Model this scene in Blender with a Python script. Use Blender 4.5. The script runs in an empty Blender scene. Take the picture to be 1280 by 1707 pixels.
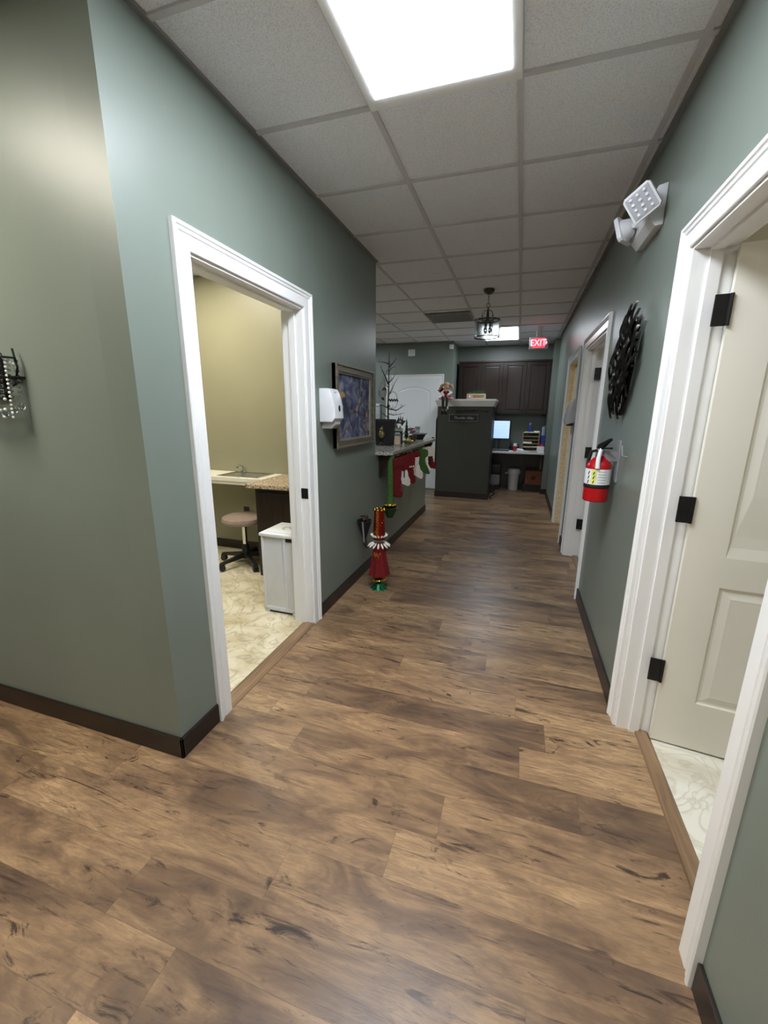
import bpy, bmesh, math, random
from mathutils import Vector, Matrix
random.seed(7)
PI = math.pi
C = bpy.context.scene.collection

# ------------------------------------------------------------------ camera, world, lights
cam_d = bpy.data.cameras.new('camera'); cam = bpy.data.objects.new('camera', cam_d); C.objects.link(cam)
bpy.context.scene.camera = cam
cam_d.sensor_width = 36; cam_d.lens = 683.0477 * 36 / 1707
cam_d.shift_x = (640 - 643.28) / 1707; cam_d.shift_y = (850.2141 - 853.5) / 1707
cam_d.clip_start = 0.02
yaw, pit, rol = -.3066, -.2347, .0086
fw = Vector((math.sin(yaw) * math.cos(pit), math.cos(yaw) * math.cos(pit), math.sin(pit)))
r0 = Vector((math.cos(yaw), -math.sin(yaw), 0)); u0 = r0.cross(fw)
rr = math.cos(rol) * r0 + math.sin(rol) * u0; uu = -math.sin(rol) * r0 + math.cos(rol) * u0
cam.matrix_world = Matrix(((rr.x, uu.x, -fw.x, 0), (rr.y, uu.y, -fw.y, 0), (rr.z, uu.z, -fw.z, 1.4949), (0, 0, 0, 1)))

sc = bpy.context.scene
sc.view_settings.view_transform = 'Standard'; sc.view_settings.look = 'None'
sc.view_settings.gamma = 1; sc.view_settings.use_curve_mapping = False
sc.view_settings.exposure = 1.7
W = bpy.data.worlds.new('world'); sc.world = W; W.use_nodes = True
W.node_tree.nodes['Background'].inputs[0].default_value = (.6, .65, .75, 1)
W.node_tree.nodes['Background'].inputs[1].default_value = .05

PANEL = 6.5          # brightness of the hall troffers
LIGHTS = [           # x0, y0, strength, colour, label
    (-.71, .78, PANEL * 1.55, (.86, .92, 1), 'large bright fluorescent ceiling light at the top of the photo', (.61, 1.22)),
    (-.71, 6.88, PANEL * .7, (.86, .93, 1), 'small far fluorescent ceiling light behind the glass pendant', (.61, 1.22)),
    (-2.54, -.52, PANEL * 1.35, (1, .94, .80), 'fluorescent ceiling light over the side passage left of the hallway', (.61, 1.22)),
    (-3.76, 5.05, PANEL * 1.6, (.84, .95, 1), 'fluorescent ceiling light over the open area behind the counter', (.61, 1.22)),
    (-.71, -2.88, PANEL * 1.2, (1, .94, .86), 'fluorescent ceiling light behind the viewer', (.61, 1.22)),
    (-3.15, 2.0, PANEL * 1.3, (1, .92, .74), 'fluorescent ceiling light inside the exam room', (.61, 1.22)),
    (1.7, .9, PANEL * .7, (1, .96, .86), 'fluorescent ceiling light in the first room on the right', (.61, .61)),
    (1.7, 5.3, PANEL * 1.0, (1, .87, .66), 'warm ceiling light in the last room on the right', (.61, .61)),
    (1.7, 3.4, PANEL * .6, (1, .96, .9), 'ceiling light in the middle room on the right', (.61, .61)),
]

# ------------------------------------------------------------------ node helpers
def newmat(name):
    m = bpy.data.materials.new(name); m.use_nodes = True
    return m, m.node_tree, m.node_tree.nodes['Principled BSDF']
def node(nt, t, **kw):
    n = nt.nodes.new(t)
    for k, v in kw.items():
        if k.startswith('i_'):
            key = k[2:]; key = int(key) if key.isdigit() else key.replace('_', ' ')
            n.inputs[key].default_value = v
        else: setattr(n, k, v)
    return n
def L(nt, a, b): nt.links.new(a, b)
def s2l(c): return tuple((v / 12.92 if v <= .04045 else ((v + .055) / 1.055) ** 2.4) for v in [x / 255 for x in c]) + (1,)
def mth(nt, op, a, b=None, c=None):
    n = nt.nodes.new('ShaderNodeMath'); n.operation = op
    for i, v in enumerate((a, b, c)):
        if v is None: continue
        if isinstance(v, (int, float)): n.inputs[i].default_value = v
        else: nt.links.new(v, n.inputs[i])
    return n.outputs[0]
def ramp(nt, fac, stops):
    r = nt.nodes.new('ShaderNodeValToRGB'); cr = r.color_ramp
    while len(cr.elements) > 1: cr.elements.remove(cr.elements[-1])
    cr.elements[0].position, cr.elements[0].color = stops[0]
    for p, c in stops[1:]:
        e = cr.elements.new(p); e.color = c
    nt.links.new(fac, r.inputs[0]); return r.outputs[0]
def mix(nt, fac, a, b, mode='MIX'):
    n = nt.nodes.new('ShaderNodeMix'); n.data_type = 'RGBA'; n.blend_type = mode
    for i, v in ((0, fac), (6, a), (7, b)):
        if isinstance(v, (int, float)): n.inputs[i].default_value = v
        elif isinstance(v, tuple): n.inputs[i].default_value = v
        else: nt.links.new(v, n.inputs[i])
    return n.outputs[2]
def bump(nt, b, h, strength, dist=.01):
    n = node(nt, 'ShaderNodeBump'); n.inputs['Strength'].default_value = strength; n.inputs['Distance'].default_value = dist
    nt.links.new(h, n.inputs['Height']); nt.links.new(n.outputs[0], b.inputs['Normal'])
def obj_co(nt): return node(nt, 'ShaderNodeTexCoord').outputs['Object']

def simple(name, rgb, rough=.5, metal=0, noise=.06, scale=18, bumps=0, **kw):
    """plain coloured surface with a faint procedural mottling"""
    m, nt, b = newmat(name)
    col = s2l(rgb)
    nz = node(nt, 'ShaderNodeTexNoise'); nz.inputs['Scale'].default_value = scale * 1.0; nz.inputs['Detail'].default_value = 4
    L(nt, obj_co(nt), nz.inputs['Vector'])
    lo = tuple(max(0, c * (1 - noise * 2)) for c in col[:3]) + (1,); hi = tuple(min(1, c * (1 + noise * 2)) for c in col[:3]) + (1,)
    L(nt, ramp(nt, nz.outputs[0], [(.3, lo), (.7, hi)]), b.inputs['Base Color'])
    b.inputs['Roughness'].default_value = rough; b.inputs['Metallic'].default_value = metal
    for k, v in kw.items(): b.inputs[k.replace('_', ' ')].default_value = v
    if bumps: bump(nt, b, nz.outputs[0], bumps, .002)
    return m
def emis(name, rgb, st):
    m, nt, b = newmat(name); b.inputs['Base Color'].default_value = (.8, .8, .8, 1)
    c = s2l(rgb) if max(rgb) > 1 else tuple(rgb) + (1,)
    b.inputs['Emission Color'].default_value = c; b.inputs['Emission Strength'].default_value = st
    return m
def glass(name, rgb=(235, 240, 240), rough=.05, ior=1.45):
    m, nt, b = newmat(name); b.inputs['Base Color'].default_value = s2l(rgb)
    b.inputs['Transmission Weight'].default_value = 1; b.inputs['Roughness'].default_value = rough; b.inputs['IOR'].default_value = ior
    return m

def paint_mat(name, rgb, rough=.38):
    m, nt, b = newmat(name)
    nz = node(nt, 'ShaderNodeTexNoise'); nz.inputs['Scale'].default_value = 220; nz.inputs['Detail'].default_value = 3
    L(nt, obj_co(nt), nz.inputs['Vector'])
    n2 = node(nt, 'ShaderNodeTexNoise'); n2.inputs['Scale'].default_value = 1.5; L(nt, obj_co(nt), n2.inputs['Vector'])
    c = s2l(rgb)
    L(nt, ramp(nt, n2.outputs[0], [(.35, tuple(v * .96 for v in c[:3]) + (1,)), (.65, tuple(v * 1.04 for v in c[:3]) + (1,))]), b.inputs['Base Color'])
    b.inputs['Roughness'].default_value = rough
    bump(nt, b, nz.outputs[0], .12, .002)
    return m

def plank_mat():
    m, nt, b = newmat('wood_plank_floor')
    pos = node(nt, 'ShaderNodeNewGeometry').outputs['Position']
    sp = node(nt, 'ShaderNodeSeparateXYZ'); L(nt, pos, sp.inputs[0]); X, Y = sp.outputs[0], sp.outputs[1]
    PW, PL = .178, 1.22
    yr = mth(nt, 'DIVIDE', mth(nt, 'ADD', Y, 10.05), PW); row = mth(nt, 'FLOOR', yr); fy = mth(nt, 'FRACT', yr)
    wn = node(nt, 'ShaderNodeTexWhiteNoise', noise_dimensions='1D'); L(nt, row, wn.inputs['W'])
    xr = mth(nt, 'ADD', mth(nt, 'DIVIDE', mth(nt, 'ADD', X, 20), PL), mth(nt, 'MULTIPLY', wn.outputs[0], 7.3))
    colm = mth(nt, 'FLOOR', xr); fx = mth(nt, 'FRACT', xr)
    cid = node(nt, 'ShaderNodeCombineXYZ'); L(nt, colm, cid.inputs[0]); L(nt, row, cid.inputs[1])
    wn2 = node(nt, 'ShaderNodeTexWhiteNoise', noise_dimensions='2D'); L(nt, cid.outputs[0], wn2.inputs['Vector'])
    pid = wn2.outputs[0]
    # per-plank shifted coordinates
    def stretched(sx, sy, k):
        cv = node(nt, 'ShaderNodeCombineXYZ')
        L(nt, mth(nt, 'ADD', mth(nt, 'MULTIPLY', X, sx), mth(nt, 'MULTIPLY', pid, 37.0 * k)), cv.inputs[0])
        L(nt, mth(nt, 'ADD', mth(nt, 'MULTIPLY', Y, sy), mth(nt, 'MULTIPLY', pid, 91.0 * k)), cv.inputs[1])
        L(nt, mth(nt, 'MULTIPLY', pid, 13.0 * k), cv.inputs[2]); return cv.outputs[0]
    def noise(vec, det=5, rough=.55, dist=0.0):
        n = node(nt, 'ShaderNodeTexNoise'); n.inputs['Scale'].default_value = 1; n.inputs['Detail'].default_value = det
        n.inputs['Roughness'].default_value = rough; n.inputs['Distortion'].default_value = dist; L(nt, vec, n.inputs['Vector']); return n.outputs[0]
    grain = noise(stretched(9, 62, 1), 8, .72, .9)
    blotch = noise(stretched(2.2, 7, 1.7), 5, .62, .9)
    streak = noise(stretched(2.4, 24, 2.3), 7, .68, 1.6)
    knotn = noise(stretched(5.6, 15, 3.1), 7, .7, 1.2)
    wash = noise(stretched(.9, 2.6, .4), 3, .5, .4)
    v = mth(nt, 'ADD', mth(nt, 'MULTIPLY', blotch, .62), mth(nt, 'ADD', mth(nt, 'ADD', mth(nt, 'MULTIPLY', pid, .085), .022), mth(nt, 'MULTIPLY', wash, .38)))
    base = ramp(nt, v, [(.42, s2l((80, 62, 50))), (.50, s2l((112, 88, 67))), (.575, s2l((146, 117, 87))), (.69, s2l((176, 144, 107)))])
    c1 = mix(nt, ramp(nt, grain, [(.40, (.62, .62, .62, 1)), (.60, (0, 0, 0, 1))]), base, s2l((104, 83, 66)))
    c2 = mix(nt, ramp(nt, streak, [(.33, (.9, .9, .9, 1)), (.425, (0, 0, 0, 1))]), c1, s2l((62, 46, 36)))
    c3 = mix(nt, ramp(nt, knotn, [(.32, (.95, .95, .95, 1)), (.40, (0, 0, 0, 1))]), c2, s2l((46, 34, 28)))
    # seams
    ey = mth(nt, 'MULTIPLY', mth(nt, 'MINIMUM', fy, mth(nt, 'SUBTRACT', 1.0, fy)), PW)
    ex = mth(nt, 'MULTIPLY', mth(nt, 'MINIMUM', fx, mth(nt, 'SUBTRACT', 1.0, fx)), PL)
    e = mth(nt, 'MINIMUM', ey, ex)
    seam = mth(nt, 'LESS_THAN', e, .0011)
    c4 = mix(nt, mth(nt, 'MULTIPLY', seam, .35), c3, s2l((70, 52, 38)))
    L(nt, c4, b.inputs['Base Color'])
    L(nt, mth(nt, 'MULTIPLY_ADD', grain, .16, .27), b.inputs['Roughness'])
    b.inputs['Specular IOR Level'].default_value = .5
    bump(nt, b, mth(nt, 'SUBTRACT', grain, mth(nt, 'MULTIPLY', seam, .8)), .16, .003)
    return m

def marble_mat(name, light, mid, vein):
    m, nt, b = newmat(name)
    co = obj_co(nt)
    mp = node(nt, 'ShaderNodeMapping'); mp.inputs['Scale'].default_value = (1, 1, 1); mp.inputs['Rotation'].default_value = (0, 0, .6); L(nt, co, mp.inputs[0])
    n1 = node(nt, 'ShaderNodeTexNoise'); n1.inputs['Scale'].default_value = 3.2; n1.inputs['Detail'].default_value = 6; n1.inputs['Distortion'].default_value = 1.3; L(nt, mp.outputs[0], n1.inputs[0])
    n2 = node(nt, 'ShaderNodeTexNoise'); n2.inputs['Scale'].default_value = 4.2; n2.inputs['Detail'].default_value = 2.5; n2.inputs['Distortion'].default_value = 2.2; L(nt, mp.outputs[0], n2.inputs[0])
    base = ramp(nt, n1.outputs[0], [(.32, s2l(mid)), (.6, s2l(light))])
    v = mth(nt, 'ABSOLUTE', mth(nt, 'SUBTRACT', n2.outputs[0], .5))
    c = mix(nt, ramp(nt, v, [(0, (.42, .42, .42, 1)), (.05, (0, 0, 0, 1))]), base, s2l(vein))
    L(nt, c, b.inputs['Base Color']); b.inputs['Roughness'].default_value = .3
    return m
def granite_mat(name, base, dark, warm, sc_=70):
    m, nt, b = newmat(name); co = obj_co(nt)
    n1 = node(nt, 'ShaderNodeTexNoise'); n1.inputs['Scale'].default_value = sc_; n1.inputs['Detail'].default_value = 5; L(nt, co, n1.inputs[0])
    v = node(nt, 'ShaderNodeTexVoronoi'); v.inputs['Scale'].default_value = sc_ * 1.2; L(nt, co, v.inputs[0])
    c = ramp(nt, n1.outputs[0], [(.38, s2l(dark)), (.5, s2l(base)), (.62, s2l(warm))])
    c = mix(nt, ramp(nt, v.outputs['Distance'], [(.08, (.6, .6, .6, 1)), (.22, (0, 0, 0, 1))]), c, s2l(dark))
    L(nt, c, b.inputs['Base Color']); b.inputs['Roughness'].default_value = .2
    return m
def wood_mat(name, a, bb, rough=.35, axis=2, sc_=6):
    m, nt, b = newmat(name)
    mp = node(nt, 'ShaderNodeMapping'); s = [26, 26, 26]; s[axis] = 2; mp.inputs['Scale'].default_value = s; L(nt, obj_co(nt), mp.inputs[0])
    n = node(nt, 'ShaderNodeTexNoise'); n.inputs['Scale'].default_value = sc_ / 4; n.inputs['Detail'].default_value = 5; n.inputs['Distortion'].default_value = .6; L(nt, mp.outputs[0], n.inputs[0])
    L(nt, ramp(nt, n.outputs[0], [(.35, s2l(a)), (.65, s2l(bb))]), b.inputs['Base Color']); b.inputs['Roughness'].default_value = rough
    return m
def tile_mat():
    m, nt, b = newmat('ceiling_tile'); pos = node(nt, 'ShaderNodeNewGeometry').outputs['Position']
    n = node(nt, 'ShaderNodeTexNoise'); n.inputs['Scale'].default_value = 190; n.inputs['Detail'].default_value = 4; n.inputs['Roughness'].default_value = .7; L(nt, pos, n.inputs[0])
    v = node(nt, 'ShaderNodeTexVoronoi'); v.inputs['Scale'].default_value = 150; L(nt, pos, v.inputs[0])
    h = mth(nt, 'ADD', n.outputs[0], mth(nt, 'MULTIPLY', v.outputs['Distance'], .6))
    L(nt, ramp(nt, h, [(.45, s2l((212, 214, 219))), (.85, s2l((243, 245, 250)))]), b.inputs['Base Color'])
    b.inputs['Roughness'].default_value = .9; bump(nt, b, h, .5, .003)
    return m

M = dict(
    paint=paint_mat('sage_green_paint', (118, 127, 119)), paint_dark=paint_mat('dark_green_paint', (58, 60, 53), .5),
    paint_warm_lit=paint_mat('sage_paint_warm_lit', (150, 147, 124)),  # same sage paint, with the exam room's warm light put into the colour
    tan=paint_mat('warm_cream_paint', (205, 196, 168)),
    trim=simple('white_trim_paint', (238, 238, 237), .28, noise=0), door=simple('cream_door_paint', (228, 225, 212), .35, noise=0),
    bwhite=simple('white_door_paint', (232, 234, 236), .35, noise=0),
    base=simple('black_rubber_base', (34, 26, 23), .38), plank=plank_mat(),
    marble=marble_mat('beige_marble_vinyl', (226, 218, 194), (196, 182, 146), (128, 112, 88)),
    marble2=marble_mat('white_marble_vinyl', (222, 220, 208), (196, 190, 170), (168, 158, 138)),
    tile=tile_mat(), tbar=simple('painted_grid_bar', (204, 203, 205), .5, noise=.01), angle=simple('painted_wall_angle', (132, 132, 130), .5, noise=.01),
    strip=wood_mat('oak_threshold', (112, 90, 68), (144, 116, 88), .35, 1), granite=granite_mat('grey_granite', (172, 170, 162), (104, 102, 98), (204, 200, 190)),
    granite2=granite_mat('brown_granite', (196, 176, 150), (128, 98, 84), (222, 206, 182), 60),
    espresso=wood_mat('espresso_wood', (30, 20, 17), (44, 31, 26), .28), espresso_h=wood_mat('espresso_wood_rail', (38, 24, 20), (58, 38, 30), .3, 0),
    black=simple('black_metal', (22, 21, 22), .4, .3), blackp=simple('black_plastic', (24, 24, 26), .45),
    white=simple('white_plastic', (232, 234, 238), .3, noise=.01), whitem=simple('white_enamel', (222, 223, 226), .35, noise=.01),
    laminate=simple('white_laminate', (235, 232, 218), .35, noise=.02), steel=simple('brushed_steel', (190, 190, 188), .25, .95),
    chrome=simple('chrome', (225, 225, 228), .1, 1.0, noise=.01), red=simple('red_enamel', (176, 18, 24), .22, noise=.02),
    redf=simple('red_felt', (112, 10, 18), .95, noise=.12, scale=60, bumps=.4), greenf=simple('green_felt', (58, 96, 42), .9, noise=.12, scale=60, bumps=.4),
    whitef=simple('white_plush', (228, 224, 218), .95, noise=.08, scale=70, bumps=.8), dgreen=simple('dark_green_metal', (34, 62, 36), .4, .3),
    gold=simple('gold_metal', (212, 168, 72), .25, 1.0), silver=simple('silver_paper', (180, 182, 188), .4, .3),
    bronze=simple('aged_bronze', (92, 82, 68), .35, .9), gunmetal=simple('dark_polished_metal', (66, 62, 60), .25, .95, noise=.2, scale=30),
    taupe=simple('taupe_vinyl', (150, 132, 122), .38), frame=wood_mat('grey_brown_frame', (88, 80, 68), (118, 110, 96), .4, 1),
    ledge=simple('frame_inner_silver', (150, 148, 136), .35, .4), skin=simple('doll_skin', (214, 160, 138), .6), blond=simple('doll_blond_hair', (160, 128, 92), .7, noise=.2, scale=80),
    brownh=simple('doll_brown_face_beard', (110, 66, 48), .7), pink=simple('pink_felt', (214, 132, 140), .9), twig=simple('dark_twig', (48, 44, 42), .7, noise=.2),
    leafg=simple('green_foliage', (52, 92, 48), .7, noise=.25), cream=simple('cream_painted_wood', (226, 210, 180), .6, noise=.08, scale=40),
    yellow=simple('yellow_label', (226, 232, 120), .5), blue=simple('blue_plastic', (42, 62, 150), .35), lblue=simple('pale_blue_plastic', (150, 180, 214), .35),
    card=simple('brown_cardboard', (128, 78, 54), .85, noise=.08), paper=simple('white_paper', (236, 238, 240), .8, noise=.02), gray=simple('grey_plastic', (138, 140, 142), .45),
    smoke=simple('translucent_grey_plastic', (176, 178, 180), .35), purple=simple('plum_petals', (122, 66, 82), .7, noise=.25, scale=50), lpurple=simple('pale_plum_petals', (186, 140, 158), .7, noise=.2, scale=50),
    pot=simple('gold_brushed_pot', (132, 122, 66), .4, .5, noise=.3, scale=25), organizer=simple('beige_organizer', (176, 164, 132), .6), glass=glass('clear_glass', (214, 220, 220), .10),
    acrylic=glass('clear_acrylic', (225, 232, 235), .08, 1.4), redglit=simple('red_glitter', (120, 16, 14), .3, .6, noise=.5, scale=140, bumps=.8), bead=simple('white_bead', (236, 232, 220), .35, noise=.02),
    wicker=simple('dark_wicker', (40, 34, 40), .8, noise=.3, scale=90), grillm=simple('grey_grille', (140, 136, 130), .5), shadow=simple('dark_cavity', (12, 12, 12), .9),
    amber=simple('amber_glitter', (170, 96, 40), .3, .7, noise=.4, scale=120), emerald=simple('emerald_foil', (20, 110, 70), .3, .5, noise=.2), redpl=simple('red_plastic_cup', (190, 46, 60), .4),
)

# ------------------------------------------------------------------ mesh helpers
class MB:
    def __init__(s): s.bm = bmesh.new()
    def _xf(s, vs, T):
        if T is not None:
            for v in vs: v.co = T @ v.co
    def box(s, x0, x1, y0, y1, z0, z1, bev=0, T=None, seg=2):
        r = bmesh.ops.create_cube(s.bm, size=1); vs = r['verts']
        for v in vs: v.co = Vector(((x0 + x1) / 2 + v.co.x * (x1 - x0), (y0 + y1) / 2 + v.co.y * (y1 - y0), (z0 + z1) / 2 + v.co.z * (z1 - z0)))
        if bev:
            es = list({e for v in vs for e in v.link_edges})
            r2 = bmesh.ops.bevel(s.bm, geom=es, offset=bev, segments=seg, affect='EDGES', profile=.6)
            vs = list({v for f in r2['faces'] for v in f.verts} | {v for v in vs if v.is_valid})
        s._xf(vs, T); return s
    def tube(s, pts, r, n=8, cap=True, T=None):
        pts = [Vector(p) for p in pts]; rs = r if isinstance(r, (list, tuple)) else [r] * len(pts)
        rings = []; prev = None
        for i, p in enumerate(pts):
            d = (pts[min(i + 1, len(pts) - 1)] - pts[max(i - 1, 0)])
            d = d.normalized() if d.length > 1e-9 else Vector((0, 0, 1))
            if prev is None:
                a = d.cross(Vector((0, 0, 1)) if abs(d.z) < .9 else Vector((1, 0, 0))).normalized()
            else:
                a = (prev - d * prev.dot(d)); a = a.normalized() if a.length > 1e-6 else d.orthogonal().normalized()
            prev = a; b = d.cross(a)
            rings.append([s.bm.verts.new(p + (a * math.cos(2 * PI * k / n) + b * math.sin(2 * PI * k / n)) * rs[i]) for k in range(n)])
        for i in range(len(rings) - 1):
            for k in range(n): s.bm.faces.new((rings[i][k], rings[i][(k + 1) % n], rings[i + 1][(k + 1) % n], rings[i + 1][k]))
        if cap:
            s.bm.faces.new(rings[0][::-1]); s.bm.faces.new(rings[-1])
        s._xf([v for q in rings for v in q], T); return s
    def lathe(s, prof, c=(0, 0, 0), n=28, T=None, squash=(1, 1)):
        c = Vector(c); rings = []
        for r, z in prof:
            if r < 1e-6: rings.append([s.bm.verts.new(c + Vector((0, 0, z)))])
            else: rings.append([s.bm.verts.new(c + Vector((r * squash[0] * math.cos(2 * PI * k / n), r * squash[1] * math.sin(2 * PI * k / n), z))) for k in range(n)])
        for a, b in zip(rings, rings[1:]):
            for k in range(n):
                k2 = (k + 1) % n
                if len(a) == 1 and len(b) == 1: continue
                if len(a) == 1: s.bm.faces.new((a[0], b[k2], b[k]))
                elif len(b) == 1: s.bm.faces.new((a[k], a[k2], b[0]))
                else: s.bm.faces.new((a[k], a[k2], b[k2], b[k]))
        s._xf([v for q in rings for v in q], T); return s
    def ball(s, c, r, sq=(1, 1, 1), T=None, seg=12):
        m = Matrix.Translation(c) @ Matrix.Diagonal((r * sq[0], r * sq[1], r * sq[2], 1))
        if T is not None: m = T @ m
        bmesh.ops.create_uvsphere(s.bm, u_segments=seg, v_segments=max(6, seg // 2), radius=1, matrix=m); return s
    def prism(s, pts, depth, plane='YZ', off=0, bev=0, T=None):
        """outline pts (a,b) in the given plane, extruded by depth along the third axis from off"""
        def P(a, b, t):
            return {'YZ': (t, a, b), 'XZ': (a, t, b), 'XY': (a, b, t)}[plane]
        v0 = [s.bm.verts.new(P(a, b, off)) for a, b in pts]; v1 = [s.bm.verts.new(P(a, b, off + depth)) for a, b in pts]
        n = len(pts)
        fs = [s.bm.faces.new(v0), s.bm.faces.new(v1[::-1])]
        for i in range(n): s.bm.faces.new((v0[i], v1[i], v1[(i + 1) % n], v0[(i + 1) % n]))
        vs = v0 + v1
        if bev:
            es = list({e for f in fs for e in f.edges})
            r2 = bmesh.ops.bevel(s.bm, geom=es, offset=bev, segments=2, affect='EDGES', profile=.6)
            vs = list({v for f in r2['faces'] for v in f.verts} | {v for v in vs if v.is_valid})
        s._xf(vs, T); return s
    def quad(s, a, b, c, d, T=None):
        vs = [s.bm.verts.new(p) for p in (a, b, c, d)]; s.bm.faces.new(vs); s._xf(vs, T); return s
    def build(s, name, mat, parent=None, smooth=False, world=False, T=None):
        bmesh.ops.recalc_face_normals(s.bm, faces=s.bm.faces[:])
        if T is not None:
            for v in s.bm.verts: v.co = T @ v.co
        off = Vector((0, 0, 0))
        if parent is None:
            xs = [v.co for v in s.bm.verts]
            lo = Vector([min(v[i] for v in xs) for i in range(3)]); hi = Vector([max(v[i] for v in xs) for i in range(3)])
            off = Vector(((lo.x + hi.x) / 2, (lo.y + hi.y) / 2, lo.z))
        elif world:
            p = parent
            while p is not None: off += p.location; p = p.parent
        for v in s.bm.verts: v.co -= off
        me = bpy.data.meshes.new(name); s.bm.to_mesh(me); s.bm.free()
        me.materials.append(mat)
        if smooth:
            for p in me.polygons: p.use_smooth = True
            try: me.set_sharp_from_angle(angle=math.radians(38))
            except Exception: pass
        o = bpy.data.objects.new(name, me); C.objects.link(o)
        if parent is None: o.location = off
        else: o.parent = parent
        return o
def tag(o, label=None, cat=None, group=None, kind=None):
    if label: o['label'] = label
    if cat: o['category'] = cat
    if group: o['group'] = group
    if kind: o['kind'] = kind
    return o
def thing(name, label, cat, loc=(0, 0, 0), rz=0, group=None, kind=None):
    o = bpy.data.objects.new(name, None); C.objects.link(o); o.location = loc; o.rotation_euler = (0, 0, rz); o.empty_display_size = .05
    return tag(o, label, cat, group, kind)
def rotz(a): return Matrix.Rotation(a, 4, 'Z')
def at(x, y, z, rx=0, ry=0, rz=0): return Matrix.Translation((x, y, z)) @ Matrix.Rotation(rz, 4, 'Z') @ Matrix.Rotation(ry, 4, 'Y') @ Matrix.Rotation(rx, 4, 'X')
def copy_tree(o, parent=None):
    c = o.copy(); C.objects.link(c)
    if parent: c.parent = parent
    for ch in list(o.children): copy_tree(ch, c)
    return c
def smooth_pts(P, n=4, closed=True):
    out = []; N = len(P)
    for i in range(N if closed else N - 1):
        p0, p1, p2, p3 = [Vector(P[(i + k) % N] if closed else P[min(max(i + k, 0), N - 1)]) for k in (-1, 0, 1, 2)]
        for j in range(n):
            t = j / n
            out.append(tuple(.5 * ((2 * p1) + (-p0 + p2) * t + (2 * p0 - 5 * p1 + 4 * p2 - p3) * t * t + (-p0 + 3 * p1 - 3 * p2 + p3) * t ** 3)))
    if not closed: out.append(tuple(P[-1]))
    return out
def text_obj(txt, size, mat, parent, T, ext=.002, shear=0, name='lettering', align='CENTER', sx=1):
    cu = bpy.data.curves.new(name, 'FONT'); cu.body = txt; cu.size = size; cu.extrude = ext; cu.shear = shear; cu.align_x = align; cu.align_y = 'CENTER'
    tmp = bpy.data.objects.new(name, cu); C.objects.link(tmp)
    dg = bpy.context.evaluated_depsgraph_get(); me = bpy.data.meshes.new_from_object(tmp.evaluated_get(dg))
    bpy.data.objects.remove(tmp); me.transform(T @ Matrix.Diagonal((sx, 1, 1, 1))); me.materials.clear(); me.materials.append(mat)
    o = bpy.data.objects.new(name, me); C.objects.link(o); o.parent = parent; return o

# ------------------------------------------------------------------ setting
XL, XR, H = -1.305, .568, 2.766; WT = .14
YC, YE = 1.176, 3.77
DL = (1.487, 2.42); D1 = (1.07, 1.995); D2 = (3.545, 4.62); D3 = (5.125, 6.03); DH = 2.113
def struct(o): o['kind'] = 'structure'; return o
def wall_y(name, x0, x1, y0, y1, openings, mat, z1=H):
    b = MB(); y = y0
    for a, c in openings:
        b.box(x0, x1, y, a, 0, z1); b.box(x0, x1, a, c, DH, z1); y = c
    b.box(x0, x1, y, y1, 0, z1); return struct(b.build(name, mat))
struct(MB().box(-8, .68, -3.5, 9.2, -.1, 0).build('floor', M['plank']))
struct(MB().box(-4.5, XL - .055, 1.3, 3.65, 0, .004).build('floor_exam_room', M['marble']))
struct(MB().box(.68, 3.6, -.4, 2.4, -.1, .003).build('floor_first_room', M['marble2']))
struct(MB().box(.68, 3.6, 2.5, 8.0, -.1, .003).build('floor_far_rooms', M['marble2']))
wall_y('wall_left', XL - WT, XL, YC, YE, [DL], M['paint'])
struct(MB().box(-6.2, XL - WT, YC, YC + .12, 0, H).build('wall_front_left', M['paint']))
struct(MB().box(-4.62, XL - WT, 3.65, YE, 0, H).build('wall_exam_back', M['paint_warm_lit']))
struct(MB().box(-4.62, -4.5, YC + .12, 3.65, 0, H).build('wall_exam_left', M['paint_warm_lit']))
struct(MB().box(XL - WT, XL, YE, 6.12, 0, 1.085).build('wall_half_height', M['paint']))
wall_y('wall_right', XR, XR + WT, -3.5, 8.0, [D1, D2, D3], M['paint'])
struct(MB().box(-8, -1.256, 8.02, 8.12, 0, H).box(-1.38, -1.256, 8.12, 8.78, 0, H).build('wall_back_left', M['paint']))
struct(MB().box(-1.4, 2.2, 8.78, 8.9, 0, H).build('wall_back', M['paint']))
struct(MB().box(.49, 2.2, 8.2, 8.78, 0, H).build('wall_alcove_right', M['paint']))
struct(MB().box(-8.1, -8, YE, 8.12, 0, H).box(-8, -4.62, YE - .1, YE, 0, H).build('wall_open_area', M['paint']))
struct(MB().box(-6.3, -6.2, -3.5, YC, 0, H).box(-6.3, .7, -3.6, -3.5, 0, H).build('wall_behind', M['paint']))
b = MB()
b.box(XR + WT, 3.6, -.5, -.4, 0, H).box(XR + WT, 3.6, 2.4, 2.5, 0, H).box(XR + WT, 3.6, 4.78, 4.88, 0, H).box(3.6, 3.7, -.5, 8.2, 0, H).box(XR + WT, 3.6, 8.0, 8.1, 0, H)
struct(b.build('wall_right_rooms', M['tan']))

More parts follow.
